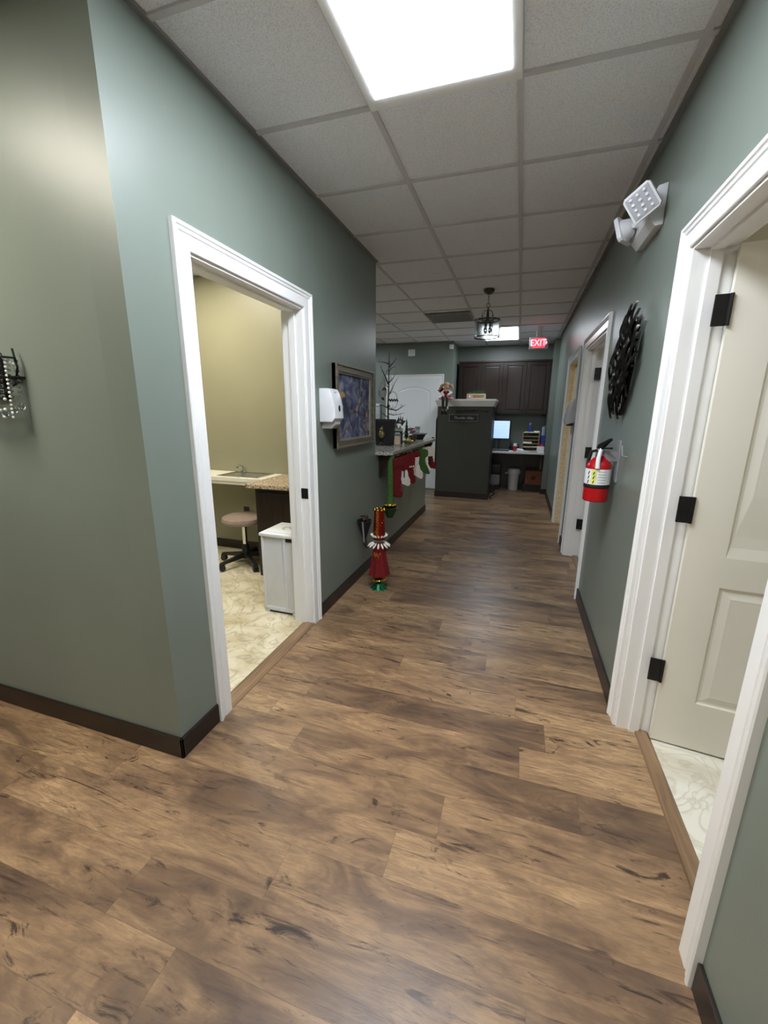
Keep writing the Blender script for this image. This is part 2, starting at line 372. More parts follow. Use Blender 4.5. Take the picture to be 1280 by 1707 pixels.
cl = struct(MB().box(-8.1, 3.7, -3.6, 9.2, H + .010, H + .05).build('ceiling', M['tile']))
g = MB(); xs = [-.1 + .61 * k for k in range(-13, 7)]; ys = [2.0 + .61 * k for k in range(-9, 12)]
for x in xs: g.box(x - .012, x + .012, -3.5, 8.9, H, H + .012)
for y in ys: g.box(-8, 3.6, y - .012, y + .012, H + .0005, H + .012)
g.build('grid_bar', M['tbar'], cl, world=True)
g = MB()
g.box(XR - .024, XR + .002, -3.5, 8.0, H - .003, H + .012).box(XL - .002, XL + .02, YC, YE, H - .003, H + .012).box(-6, XL, YC - .02, YC, H - .003, H + .012)
g.box(-8, -1.25, 8.0, 8.02, H - .003, H + .012).box(-1.25, .5, 8.76, 8.78, H - .003, H + .012)
g.build('wall_angle', M['angle'], cl, world=True)

# casings, jambs, leaves -------------------------------------------------------------
PROF = [(0, 0), (0, .011), (.004, .013), (.048, .014), (.052, .010), (.056, .010), (.060, .016), (.068, .018), (.072, .015), (.076, .022), (.086, .024), (.090, .020), (.090, 0)]
def casing(face, sgn, a0, a1, zt, parent, plane='X', mat='trim'):
    """mitred moulded frame round an opening; profile sticks out of `face` along sgn"""
    b = MB(); rings = []
    for w, t in PROF:
        w -= .006
        rings.append([(face + sgn * t, a0 - w, 0), (face + sgn * t, a0 - w, zt + w), (face + sgn * t, a1 + w, zt + w), (face + sgn * t, a1 + w, 0)])
    V = [[b.bm.verts.new(p if plane == 'X' else (p[1], p[0], p[2])) for p in r] for r in rings]
    for i in range(len(V) - 1):
        for k in range(3): b.bm.faces.new((V[i][k], V[i][k + 1], V[i + 1][k + 1], V[i + 1][k]))
    b.bm.faces.new([r[0] for r in V]); b.bm.faces.new([r[3] for r in V][::-1])
    return b.build('casing', M[mat], parent, world=True)
def jamb(x0, x1, a0, a1, parent, mat='trim', stop=None):
    b = MB(); t = .018
    b.box(x0, x1, a0, a0 + t, 0, DH - t).box(x0, x1, a1 - t, a1, 0, DH - t).box(x0, x1, a0, a1, DH - t, DH)
    o = b.build('jamb', M[mat], parent, world=True)
    s0, s1 = stop or ((x0 + x1) / 2 - .02, (x0 + x1) / 2 + .02); q = .011
    b = MB().box(s0, s1, a0 + t, a0 + t + q, 0, DH - t - q).box(s0, s1, a1 - t - q, a1 - t, 0, DH - t - q).box(s0, s1, a0 + t, a1 - t, DH - t - q, DH - t)
    b.build('door_stop', M[mat], parent, world=True); return o
def arch(x0, x1, z0, z1, rise, n=14):
    return [(x0, z0), (x1, z0)] + [(x1 - (x1 - x0) * k / n, z1 - rise + rise * math.sin(PI * k / n) ** .8) for k in range(n + 1)]
def leaf_mesh(w, h, mat, parent):
    """two-panel moulded leaf lying in local x (0..w), y thickness -.035..0, panels on both faces"""
    t = .035; b = MB(); z0 = .012
    def inset(P, d):
        cx = sum(p[0] for p in P) / len(P); cz = sum(p[1] for p in P) / len(P)
        hx = max(p[0] for p in P) - cx; hz = max(p[1] for p in P) - cz
        return [(cx + (p[0] - cx) * (1 - d / hx), cz + (p[1] - cz) * (1 - d / hz)) for p in P]
    st = .125 * (w / .92) + .02
    pans = [arch(st, w - st, .245, .80, 0, 2), arch(st, w - st, .93, h - .13, .10)]
    pans[0] = [(st, .245), (w - st, .245), (w - st, .80), (st, .80)]
    for side, yf in ((1, 0.0), (-1, -t)):
        vb = [b.bm.verts.new((x, yf, z)) for x, z in ((0, z0), (w, z0), (w, h), (0, h))]
        edges = [b.bm.edges.new((vb[i], vb[(i + 1) % 4])) for i in range(4)]
        loops = []
        for P in pans:
            r0 = [b.bm.verts.new((x, yf, z)) for x, z in P]
            edges += [b.bm.edges.new((r0[i], r0[(i + 1) % len(r0)])) for i in range(len(r0))]
            loops.append((P, r0))
        bmesh.ops.triangle_fill(b.bm, use_beauty=True, use_dissolve=False, edges=edges, normal=(0, side, 0))
        for P, r0 in loops:
            for f in [f for f in b.bm.faces if all(v in r0 for v in f.verts)]: b.bm.faces.remove(f)
            prev = r0
            for d, dep in ((.008, .006), (.016, .007), (.045, .001), (.050, .0015)):
                q = [b.bm.verts.new((x, yf - side * dep, z)) for x, z in inset(P, d)]
                for i in range(len(q)): b.bm.faces.new((prev[i], prev[(i + 1) % len(q)], q[(i + 1) % len(q)], q[i]))
                prev = q
            b.bm.faces.new(prev)
        if side == 1: front = vb
        else:
            for i in range(4): b.bm.faces.new((front[i], front[(i + 1) % 4], vb[(i + 1) % 4], vb[i]))
    return b.build('door_leaf', mat, parent)
def hinges(parent, zs, T):
    for z in zs:
        b = MB().box(-.052, -.006, -.006, .001, z - .055, z + .055, .002).tube([(-.002, -.006, z - .055), (-.002, -.006, z + .055)], .007, 10)
        b.build('hinge', M['black'], parent, T=T)
def lever(parent, x, z, y, s):
    b = MB().lathe([(0, .0), (.03, 0), (.03, .008), (.012, .014), (.012, .045), (0, .045)], T=Matrix.Translation((x, y, z)) @ Matrix.Rotation(-s * PI / 2, 4, 'X'))
    b.tube([(x, y + s * .045, z), (x - .03, y + s * .05, z), (x - .11, y + s * .048, z)], [.011, .010, .008], 10)
    b.build('handle', M['black'], parent, True)

# left exam-room doorway
d = struct(thing('door_1', None, None, (XL, DL[0], 0)))
casing(XL, 1, *DL, DH, d); casing(XL - WT, -1, *DL, DH, d); jamb(XL - WT, XL, *DL, d)
MB().box(XL - .055, XL - .001, DL[1] - .0215, DL[1] - .0165, .925, .995, .001).build('strike_plate', M['black'], d, world=True)
struct(MB().prism([(-.045, 0), (-.04, .009), (-.03, .012), (.03, .012), (.045, .003), (.045, 0)], DL[1] - DL[0], 'XZ', DL[0], T=Matrix.Translation((XL - .035, 0, 0))).build('trim_left_threshold', M['strip']))
# first right door, leaf swung into the room
def right_door(n, D, leaf_ang=None, lm='door', jm='trim', rm=None):
    d = struct(thing('door_%d' % n, None, None, (XR, D[0], 0)))
    casing(XR, -1, *D, DH, d); casing(XR + WT, 1, *D, DH, d); jamb(XR, XR + WT, *D, d, jm, (XR + .055, XR + .095))
    if leaf_ang is not None:
        lf = leaf_mesh(D[1] - D[0] - .045, DH - .025, M[lm], d)
        # leaf local: x along leaf, hinge edge at x=0
        lf.location = (WT - .002, D[1] - .026 - D[0], 0); lf.rotation_euler = (0, 0, leaf_ang)
        hinges(lf, (.37, 1.115, 1.87), Matrix.Translation((0, -.036, 0)) if False else at(0, -.035, 0))
        lever(lf, D[1] - D[0] - .11, 1.0, -.035, -1); lever(lf, D[1] - D[0] - .11, 1.0, 0, 1)
    struct(MB().prism([(-.03, 0), (-.027, .009), (-.02, .012), (.02, .012), (.03, .004), (.03, 0)], D[1] - D[0], 'XZ', D[0], T=Matrix.Translation((XR + .108, 0, 0))).build('trim_%d_threshold' % n, M['strip']))
    return d
right_door(2, D1, math.radians(-7)); right_door(3, D2, math.radians(-4), 'bwhite'); right_door(4, D3, None, jm='cream')  # last jamb coloured cream to imitate warm room light on white trim
# white arched door on the back wall
d = struct(thing('door_5', None, None, (-2.47, 8.02, 0)))
casing(8.02, -1, -2.47, -1.50, DH, d, 'Y')
lf = leaf_mesh(.95, 2.105, M['bwhite'], d); lf.location = (.01, 0.008, 0)
MB().box(.0, .97, -.002, 0, 0, .012).build('sweep', M['black'], lf)
lever(lf, .88, 1.0, -.035, -1)

# black cove base
def bb(name, segs):
    b = MB()
    for x0, x1, y0, y1 in segs: b.box(x0, x1, y0, y1, 0, .1, .003, seg=1)
    return struct(b.build(name, M['base']))
t = .012
bb('baseboard_left', [(XL - .001, XL + t, YC - t, DL[0] - .085), (XL - .001, XL + t, DL[1] + .085, 6.12), (XL - WT, XL + t, 6.12, 6.12 + t), (-6.2, XL + t, YC - t, YC + .001)])
bb('baseboard_right', [(XR - t, XR + .001, -3.5, D1[0] - .085), (XR - t, XR + .001, D1[1] + .085, D2[0] - .085), (XR - t, XR + .001, D2[1] + .085, D3[0] - .085), (XR - t, XR + .001, D3[1] + .085, 8.0), (XR - t, XR + WT, 8.0, 8.0 + t)])
bb('baseboard_back', [(-8, -2.56, 8.02 - t, 8.02), (-1.41, -1.256 + t, 8.02 - t, 8.02), (-1.256, -1.256 + t, 8.02, 8.78), (-1.25, .49, 8.78 - t, 8.78), (.49 - t, .49, 8.2, 8.78), (.49 - t, 2, 8.2 - t, 8.2)])
bb('baseboard_exam_room', [(-4.5, XL - WT, 3.65 - t, 3.65), (-4.5, -4.5 + t, 1.3, 3.65), (XL - WT - t, XL - WT, 1.3, DL[0] - .085), (XL - WT - t, XL - WT, DL[1] + .085, 3.65)])
bb('baseboard_first_room', [(XR + WT, 3.6, 2.4 - t, 2.4), (3.6 - t, 3.6, -.4, 2.4)])

# ceiling lights
for i, (x0, y0, st, col, lab, sz) in enumerate(LIGHTS):
    o = thing('ceiling_light', lab, 'ceiling light', (x0 + sz[0] / 2, y0 + sz[1] / 2, H - .006))
    X, Y = sz[0] / 2 + .006, sz[1] / 2 + .006; f = .04; fy_ = .066
    MB().box(-X, X, -Y, -Y + fy_, 0, .012).box(-X, X, Y - fy_, Y, 0, .012).box(-X, -X + f, -Y + fy_, Y - fy_, 0, .012).box(X - f, X, -Y + fy_, Y - fy_, 0, .012).build('frame', M['trim'], o)
    MB().box(-X + f, X - f, -Y + fy_, Y - fy_, -.003, .010).build('diffuser', emis('lit_diffuser_%d' % i, col, st), o)

# ------------------------------------------------------------------ air grille
o = thing('return_air_grille', 'grey slotted return air grille in the ceiling left of the pendant', 'air vent', (-1.015, 6.06, H - .012))
MB().box(-.3, .3, -.27, -.245, 0, .012).box(-.3, .3, .245, .27, 0, .012).box(-.3, -.275, -.245, .245, 0, .012).box(.275, .3, -.245, .245, 0, .012).build('frame', M['grillm'], o)
b = MB()
for k in range(17): b.box(-.275, .275, -.236 + k * .0285, -.222 + k * .0285, .003, .010)
b.build('louvres', M['grillm'], o); MB().box(-.275, .275, -.245, .245, .010, .0115).build('backing', M['shadow'], o)

# ------------------------------------------------------------------ hall left: dispenser, picture
o = thing('soap_dispenser', 'white wall soap dispenser beside the dark blue framed picture', 'soap dispenser', (XL, 2.67, 1.38))
sil = [(0, .045), (.095, .045), (.118, .07), (.112, .15), (.092, .235), (.078, .262), (.06, .268), (0, .268)]
MB().prism([(x, z) for x, z in sil], .15, 'XZ', -.075, .012).build('body', M['white'], o, True)
MB().prism([(0.0, .0), (.075, .0), (.105, .03), (.105, .05), (0, .05)], .085, 'XZ', -.04, .006).build('nozzle', M['smoke'], o, True)
MB().ball((.113, 0.01, .135), 1, (.004, .016, .024)).build('window', M['blackp'], o, True)
text_obj('push', .016, M['gray'], o, at(.106, 0, .08, PI / 2, 0, PI / 2), .0008)
b = MB().box(.088, .0895, -.02, .02, .238, .244); b.build('badge', M['gray'], o)

def art_mat():
    m, nt, b = newmat('abstract_blue_print'); co = obj_co(nt)
    n1 = node(nt, 'ShaderNodeTexNoise'); n1.inputs['Scale'].default_value = 9; n1.inputs['Detail'].default_value = 6; n1.inputs['Distortion'].default_value = 1.2; L(nt, co, n1.inputs[0])
    mp = node(nt, 'ShaderNodeMapping'); mp.inputs['Location'].default_value = (3, 1.3, .7); mp.inputs['Scale'].default_value = (1, 1, 1.5); L(nt, co, mp.inputs[0])
    n2 = node(nt, 'ShaderNodeTexNoise'); n2.inputs['Scale'].default_value = 6.5; n2.inputs['Detail'].default_value = 2; L(nt, mp.outputs[0], n2.inputs[0])
    c = ramp(nt, n1.outputs[0], [(.30, s2l((30, 33, 42))), (.44, s2l((50, 54, 84))), (.54, s2l((88, 94, 124))), (.68, s2l((142, 142, 150)))])
    c = mix(nt, ramp(nt, n2.outputs[0], [(.60, (0, 0, 0, 1)), (.68, (.8, .8, .8, 1))]), c, s2l((196, 160, 84)))
    L(nt, c, b.inputs['Base Color']); b.inputs['Roughness'].default_value = .55; return m
o = thing('framed_picture', 'framed dark blue abstract print with ochre patches hanging on the left hall wall', 'picture', (XL, 3.21, 1.225))
hw, hh = .405, .61
def frame_ring(w0, w1, x0, x1, bev=.003):
    b = MB()
    b.box(x0, x1, -hw + w0, -hw + w1, w0, hh - w0, bev).box(x0, x1, hw - w1, hw - w0, w0, hh - w0, bev).box(x0, x1 - .001, -hw + w1, hw - w1, w0, w1, bev).box(x0, x1 - .001, -hw + w1, hw - w1, hh - w1, hh - w0, bev); return b
frame_ring(0, .055, .002, .034).build('frame', M['frame'], o); frame_ring(0.0, .012, .002, .042).build('outer_moulding', M['frame'], o)
frame_ring(.052, .066, .002, .026, .002).build('inner_liner', M['ledge'], o)
MB().box(.002, .014, -hw + .06, hw - .06, .06, hh - .06).build('print', art_mat(), o)

# granite ledge on the half wall and its brackets
o = thing('countertop', 'long grey granite ledge on top of the half wall', 'countertop', (-1.45, 3.78, 1.0855))
sm = MB().prism([(-.42, .002), (.25, .002), (.30, .05), (.30, 2.25), (.27, 2.29), (-.42, 2.29)], .036, 'XY', 0, .006).build('slab', M['granite'], o)
for y, lb in ((3.9, 'dark corbel under the near end of the granite ledge'), (5.9, 'dark corbel under the far end of the granite ledge')):
    q_ = MB().prism([(XL, 1.084), (XL + .13, 1.084), (XL + .13, 1.05), (XL + .10, 1.0), (XL + .045, .93), (XL + .03, .86), (XL, .85)], .05, 'XZ', y - .025, .004).build('ledge_bracket', M['espresso']); tag(q_, lb, 'bracket')

# ------------------------------------------------------------------ crystal wall sconce on the near-left wall
o = thing('crystal_wall_sconce', 'black wire wall sconce hung with glass beads on the near left wall', 'wall sconce', (-2.0, YC, 1.45))
b = MB()
for z, r in ((.235, .135), (.165, .13), (.11, .085)):
    b.tube([(r * math.cos(a), -.02 - r * .75 * math.sin(a), z) for a in [PI * k / 16 for k in range(17)]], .0045, 6)
for k in range(7):
    a = PI * k / 6
    b.tube([(.125 * math.cos(a), -.02 - .10 * math.sin(a), .27), (.136 * math.cos(a), -.02 - .102 * math.sin(a), .2), (.11 * math.cos(a), -.02 - .08 * math.sin(a), .14), (.02 * math.cos(a), -.02 - .02 * math.sin(a), .105)], .004, 6)
b.box(-.14, .14, -.02, -.0005, .16, .168).box(-.03, .03, -.012, -.0005, .08, .26, .003).build('wire_basket', M['black'], o)
b = MB()
for k in range(13):
    a = PI * k / 12; x, y = .132 * math.cos(a), -.02 - .1 * math.sin(a)
    for j in range(8): b.ball((x * (1 - j * .012), y, .225 - j * .019), .0075, seg=8)
    b.ball((x * .9, y, .055 - (k % 3) * .012), .011, (1, 1, 1.5), seg=8)
for k in range(12):
    b.ball((-.09 + .0165 * k, -.10 + .02 * abs(k - 6) / 6, .085 + .012 * math.sin(k * 1.7)), .011, seg=8); b.ball((-.12 + .022 * k, -.07, .29 - .003 * abs(k - 5) ** 1.6), .008, seg=8)
b.build('glass_beads', M['acrylic'], o, True)
b = MB()
for k in range(26): b.ball((-.125 + .0098 * k, -.085 + .001 * abs(k - 13), .05 + .035 * math.sin(k * 1.3)), .006, seg=6)
for k in range(14): b.ball((.02 + .0085 * k, -.095 + .005 * k, .31 - .0075 * k), .0055, seg=6); b.ball((.128 - .001 * k, -.055, .215 - .0155 * k), .0048, seg=6)
b.build('bead_strand', M['bead'], o, True)

# ------------------------------------------------------------------ exam room
o = thing('base_cabinet', 'dark espresso base cabinet under the brown granite top in the exam room', 'cabinet', (-2.19, 3.06, 0))
MB().box(0, .73, 0, .57, .0, .835, .002).build('body', M['espresso'], o)
for k in range(2):
    dd = MB().box(.03 + k * .345, .365 + k * .345, -.018, 0, .06, .80, .003).build('door', M['espresso'], o)
tag(MB().box(-2.25, XL - WT - .002, 3.005, 3.645, .837, .872, .004).build('granite_top', M['granite2']), 'brown speckled granite top on the dark exam room cabinet', 'countertop')
o = thing('sink_counter', 'white laminate counter with steel sink along the exam room back wall', 'sink counter', (-3.38, 3.27, .80))
b = MB(); b.box(-1.1, 1.125, 0, .375, .03, .07, .004); b.box(-1.1, 1.125, .008, .03, 0, .032, .002); b.build('slab', M['laminate'], o)
b = MB().box(.58, .60, .05, .33, .07, .076).box(1.02, 1.04, .05, .33, .07, .076).box(.58, 1.04, .04, .06, .07, .076).box(.58, 1.04, .32, .34, .07, .076).box(.6, 1.02, .06, .32, .0705, .072); b.build('sink', M['steel'], o)
b = MB().tube([(.66, .35, .07), (.66, .35, .13), (.66, .30, .15), (.66, .26, .13)], .012, 10).box(.64, .68, .335, .365, .07, .10, .004); b.build('tap', M['chrome'], o, True)
tag(MB().box(-2.765, -2.70, 3.642, 3.649, .40, .49, .002).build('outlet_plate', M['blackp']), 'black outlet plate on the exam room back wall above the stool', 'outlet plate')

o = thing('rolling_stool', 'round taupe vinyl rolling stool on black five-star base in the exam room', 'stool', (-2.50, 3.28, 0.004))
MB().lathe([(0, .425), (.16, .425), (.195, .437), (.205, .46), (.198, .485), (.165, .498), (0, .503)], n=40).build('seat', M['taupe'], o, True)
MB().lathe([(0, .405), (.10, .405), (.14, .425), (0, .425)]).build('seat_plate', M['blackp'], o, True)
MB().lathe([(0, .1), (.024, .1), (.024, .40), (0, .40)], n=20).build('gas_lift', M['chrome'], o, True)
MB().lathe([(0, .065), (.038, .065), (.042, .09), (.034, .17), (.028, .21), (0, .21)], n=20).build('hub', M['blackp'], o, True)
for k in range(5):
    a = 2 * PI * k / 5 - 1.90
    T = rotz(a)
    lg = MB().prism([(.02, .125), (.16, .10), (.285, .082), (.29, .062), (.16, .068), (.02, .075)], .036, 'XZ', -.018, .004, T=T).build('leg', M['blackp'], o)
    b = MB(); TT = T @ Matrix.Translation((.272, 0, .028))
    for s in (-1, 1): b.lathe([(0, -.010), (.024, -.010), (.028, -.005), (.028, .005), (.024, .010), (0, .010)], T=TT @ Matrix.Translation((0, s * .014, 0)) @ Matrix.Rotation(PI / 2, 4, 'X'), n=18)
    b.tube([(0, 0, .0), (0, 0, .045)], .007, 8, T=TT); b.box(-.024, .024, -.02, .02, .018, .036, .005, T=TT); b.build('caster', M['blackp'], lg, True)

o = thing('waste_bin', 'tall white lidded waste bin behind the exam room door jamb', 'waste bin', (-1.605, 2.60, 0.004))
b = MB().box(-.135, .135, -.13, .16, .03, .60, .008); b.box(-.137, .137, -.137, .16, .018, .05, .003)
b.box(.045, .066, -.14, -.13, .03, .60, .002).box(-.135, -.12, -.139, -.13, .03, .60, .002); b.build('body', M['whitem'], o, True)
MB().box(-.137, -.10, -.137, .16, 0, .03, .002).build('foot', M['whitem'], o); MB().box(.10, .137, -.137, .16, 0, .03, .002).build('foot', M['whitem'], o)
MB().box(-.10, .10, -.133, .15, .004, .022).build('pedal', M['blackp'], o)
MB().box(.07, .133, -.1385, -.128, .575, .60).build('lid_gap_shade', M['blackp'], o)  # black block painting in the shaded gap under the lid
ld = MB().box(-.148, .148, -.15, .17, .602, .628, .01).box(-.11, .11, -.11, .13, .628, .633, .004).build('lid', M['white'], o, True)
b = MB().tube([(.03 * math.cos(a), -.0 + .03 * math.sin(a), .634) for a in [2 * PI * k / 18 for k in range(15)]], .0025, 6); b.build('symbol', M['gray'], ld)

# ------------------------------------------------------------------ right wall: emergency light, leaf sculpture, extinguisher, dispenser
o = thing('emergency_light', 'white twin-head emergency light high on the right wall', 'emergency light', (XR, 2.62, 2.36))
MB().prism([(0, 0), (-.035, -.005), (-.065, .03), (-.065, .12), (-.04, .165), (0, .175)], .34, 'XZ', -.16, .01).build('housing', M['whitem'], o, True)
# LED head turned towards the viewer
def head(parent, T, leds, nm):
    hd = MB().prism([(-.062, -.05), (-.05, -.062), (.05, -.062), (.062, -.05), (.062, .05), (.05, .062), (-.05, .062), (-.062, .05)], .022, 'XY', 0, .003, T=T)
    hd.lathe([(.055, 0), (.04, -.035), (.018, -.05), (0, -.05)], n=20, T=T); hd = hd.build(nm, M['whitem'], parent, True)
    MB().box(-.052, .052, -.052, .052, .0215, .0235, .002, T=T).build('lens', M['silver'], hd)
    b = MB()
    for i in range(3):
        for j in range(4): b.ball(((i - 1) * .031, (j - 1.5) * .025, .025), .0078, (1, 1, .6), T=T, seg=10)
    b.build('led_bulbs', M['white'], hd, True)
TA = at(-.105, -.20, .085) @ (Vector((-.42, -.84, -.36)).to_track_quat('Z', 'Y').to_matrix().to_4x4()) @ rotz(.5)
head(o, TA, True, 'lamp_head')
TB = at(-.115, .10, .080) @ (Vector((-.75, .55, -.30)).to_track_quat('Z', 'Y').to_matrix().to_4x4())
head(o, TB, True, 'lamp_head')
MB().tube([(-.05, -.12, .08), (-.085, -.16, .085)], .018, 10).build('swivel', M['whitem'], o, True)
MB().tube([(-.05, .06, .08), (-.085, .04, .085)], .018, 10).build('swivel', M['whitem'], o, True)

o = thing('metal_leaf_sculpture', 'dark metal wall sculpture of overlapping leaves on the right wall', 'wall sculpture', (XR, 2.71, 1.50))
def leaf(bm_, y, z, ang, ln, wd, x, curl):
    T = at(x, y, z, ang, 0, 0); n = 7; rows = []
    for i in range(n + 1):
        u = i / n; w = wd * math.sin(PI * min(max(u, .04), .97)) ** .8; zz = (u - .5) * ln; xx = -curl * math.sin(PI * u)
        rows.append([T @ Vector((xx, -w, zz)), T @ Vector((xx - .009, 0, zz)), T @ Vector((xx, w, zz))])
    for sgn in (0, .0025):
        vs = [[bm_.bm.verts.new(p + Vector((sgn, 0, 0))) for p in r] for r in rows]
        for i in range(n):
            for k in range(2): bm_.bm.faces.new((vs[i][k], vs[i][k + 1], vs[i + 1][k + 1], vs[i + 1][k]))
rs = random.Random(3); cols = 9; cnt = 0
for i in range(10):
    z = .06 + i * .049; wv = .26 * math.sin(PI * min(.97, .14 + .80 * (i / 9))) ** .75
    nn = max(3, int(wv / .027))
    for j in range(nn):
        u = (j + .5) / nn * 2 - 1
        b = MB(); leaf(b, u * wv + .06 * (1 - i / 5), z + rs.uniform(-.015, .015), -u * .35 + rs.uniform(-.3, .3) + .1, rs.uniform(.12, .17), rs.uniform(.015, .022), -.02 - rs.uniform(0, .03), .016)
        b.build('leaf', M['gunmetal'], o, True); cnt += 1
b = MB()
for k in range(7): b.tube([(-.012, -.02 + .01 * k, .0), (-.014, -.12 + .045 * k, .25), (-.014, -.06 + .025 * k, .5)], .004, 6)
b.ball((-.015, .03, .005), .02, (.8, 1, 1)); b.build('stem_rods', M['gunmetal'], o, True)

o = thing('fire_extinguisher', 'red fire extinguisher hanging on the right wall', 'fire extinguisher', (.47, 2.70, .985))
R = .068
MB().lathe([(0, 0), (R - .006, 0), (R, .006), (R, .195), (R * .93, .225), (R * .6, .25), (.022, .262), (.022, .27), (0, .27)], n=40).build('cylinder', M['red'], o, True)
MB().lathe([(R + .0012, .105), (R + .0012, .195)], n=40).build('label_wrap', M['paper'], o, True)
b = MB()
for k in range(6):
    a0 = math.radians(232 + k * 4); a1 = math.radians(236 + k * 4); q = R + .002
    b.quad((q * math.cos(a0), q * math.sin(a0), .108), (q * math.cos(a1), q * math.sin(a1), .108), (q * math.cos(a1), q * math.sin(a1), .192), (q * math.cos(a0), q * math.sin(a0), .192))
b.build('yellow_stripe', M['yellow'], o)
b = MB()
for c0 in (218, 243):
    for zz in (.12, .146, .172):
        for dx, dz in ((0, 0), (2.5, .006), (-1.5, -.005)):
            a = math.radians(c0 + dx); b.ball(((R + .003) * math.cos(a), (R + .003) * math.sin(a), zz + dz), .0045, (.5, .8, 1.1), seg=8)
b.build('pictogram', M['blackp'], o)
b = MB()
for k in range(5): 
    a0 = math.radians(262); a1 = math.radians(300); q = R + .002; z = .118 + k * .016
    pts = [(q * math.cos(a0 + (a1 - a0) * t_ / 6), q * math.sin(a0 + (a1 - a0) * t_ / 6), z) for t_ in range(7)]
    b.tube(pts, .0012, 4)
b.build('fine_print', M['gray'], o)
MB().lathe([(R + .0015, .082), (R + .003, .085), (R + .003, .101), (R + .0015, .104)], n=40).build('strap', M['blackp'], o, True)
MB().lathe([(0, .262), (.016, .262), (.018, .30), (.012, .312), (0, .312)], n=16).build('valve', M['chrome'], o, True)
MB().prism([(.03, .315), (.02, .335), (-.07, .375), (-.08, .366), (-.02, .322), (.0, .30)], .018, 'XZ', -.009, .003, T=rotz(PI / 2 + .5)).prism([(.02, .305), (-.085, .315), (-.085, .325), (.0, .318)], .016, 'XZ', -.008, .002, T=rotz(PI / 2 + .5)).build('lever_handle', M['black'], o)
MB().tube([(.0, -.02, .30), (-.01, -.05, .30), (-.018, -.062, .26), (-.018, -.07, .20)], [.008, .01, .012, .013], 12).build('nozzle', M['white'], o, True)
MB().tube([(.0, .02, .30), (-.04, .05, .29), (-.055, .05, .22), (-.05, .055, .12)], .010, 10).build('hose', M['blackp'], o, True)
MB().tube([(-.0, -.03, .29), (.03, -.045, .25)], .003, 6).build('safety_pin', M['redpl'], o)
MB().box(.02, .098, -.012, .012, .24, .30, .002).box(.09, .098, -.03, .03, .12, .36, .002).build('wall_bracket', M['gray'], o)
MB().box(-.002, 0, -.035, .035, -.05, .05, .0008, T=at(-.03, .066, .14, 0, .2, .9)).build('inspection_tag', M['silver'], o)
tag(MB().tube([(XR - .002, 2.50, 1.27), (XR - .025, 2.50, 1.275), (XR - .03, 2.51, 1.33)], .005, 6).build('wall_hook', M['gray']), 'small bare hook on the right wall beside the extinguisher', 'hook')

o = thing('towel_dispenser', 'grey translucent soap dispenser between the two far right doors', 'soap dispenser', (XR, 4.86, 1.38))
MB().prism([(0, .03), (-.10, .0), (-.118, .04), (-.09, .19), (-.05, .26), (0, .27)], .15, 'XZ', -.075, .01).build('body', M['smoke'], o, True)
MB().box(-.09, -.02, -.04, .04, -.012, .012, .004).build('nozzle', M['blackp'], o)

# ------------------------------------------------------------------ pendant and exit sign
o = thing('pendant_lamp', 'drum pendant of clear glass panels hanging from a bronze canopy', 'pendant lamp', (-.415, 4.88, 2.29))
MB().lathe([(0, .476), (.058, .476), (.055, .455), (.03, .435), (0, .432)]).build('ceiling_canopy', M['bronze'], o, True)
b = MB()
for k in range(5):
    cz = .42 - k * .018; a = k % 2
    b.tube([((0 if a else .007 * math.cos(t_)), (.007 * math.cos(t_) if a else 0), cz + .012 * math.sin(t_)) for t_ in [2 * PI * q / 10 for q in range(11)]], .002, 5, False)
b.tube([(.018 * math.cos(t_), 0, .325 + .022 * math.sin(t_)) for t_ in [2 * PI * q / 20 for q in range(21)]], .0035, 6, False)
b.build('chain', M['bronze'], o, True)
MB().lathe([(0, .305), (.008, .303), (.010, .27), (.014, .25), (.017, .18), (.02, .17), (0, .168)], n=16).build('stem', M['bronze'], o, True)
b = MB()
for k in range(4):
    a = PI / 4 + k * PI / 2; c_, s_ = math.cos(a), math.sin(a)
    b.tube([(.01 * c_, .01 * s_, .272), (.04 * c_, .04 * s_, .275), (.072 * c_, .072 * s_, .245), (.078 * c_, .078 * s_, .21), (.078 * c_, .078 * s_, .165)], .0022, 6); b.ball((.078 * c_, .078 * s_, .21), .006, seg=8)
b.build('arms', M['bronze'], o, True)
b = MB()
zz = .0; b.lathe([(.128, zz), (.134, zz), (.134, zz + .010), (.128, zz + .010), (.128, zz)], n=36); b.build('lower_ring', M['bronze'], o, True); b = MB()
zz = .168; b.lathe([(.128, zz), (.134, zz), (.134, zz + .010), (.128, zz + .010), (.128, zz)], n=36)
b.lathe([(.045, .168), (.05, .168), (.05, .174), (.045, .174), (.045, .168)], n=20)
for k in range(4):
    a = PI / 4 + k * PI / 2; b.tube([(.015 * math.cos(a), .015 * math.sin(a), .171), (.13 * math.cos(a), .13 * math.sin(a), .171)], .003, 6)
b.build('upper_ring', M['bronze'], o, True)
for k in range(5):
    a0 = 2 * PI * k / 5 + .25; b = MB(); n = 8
    for rad, fl in ((.131, 0), (.134, 1)):
        pass
    ang = [a0 + (2 * PI / 5 - .16) * t_ / n for t_ in range(n + 1)]
    vi = [[b.bm.verts.new((r_ * math.cos(a), r_ * math.sin(a), z)) for a in ang] for r_, z in ((.130, -.005), (.134, -.005), (.134, .185), (.130, .185))]
    for q in range(4):
        for i in range(n): b.bm.faces.new((vi[q][i], vi[q][i + 1], vi[(q + 1) % 4][i + 1], vi[(q + 1) % 4][i]))
    b.bm.faces.new([r_[0] for r_ in vi]); b.bm.faces.new([r_[-1] for r_ in vi][::-1]); b.build('glass_panel', M['glass'], o, True)
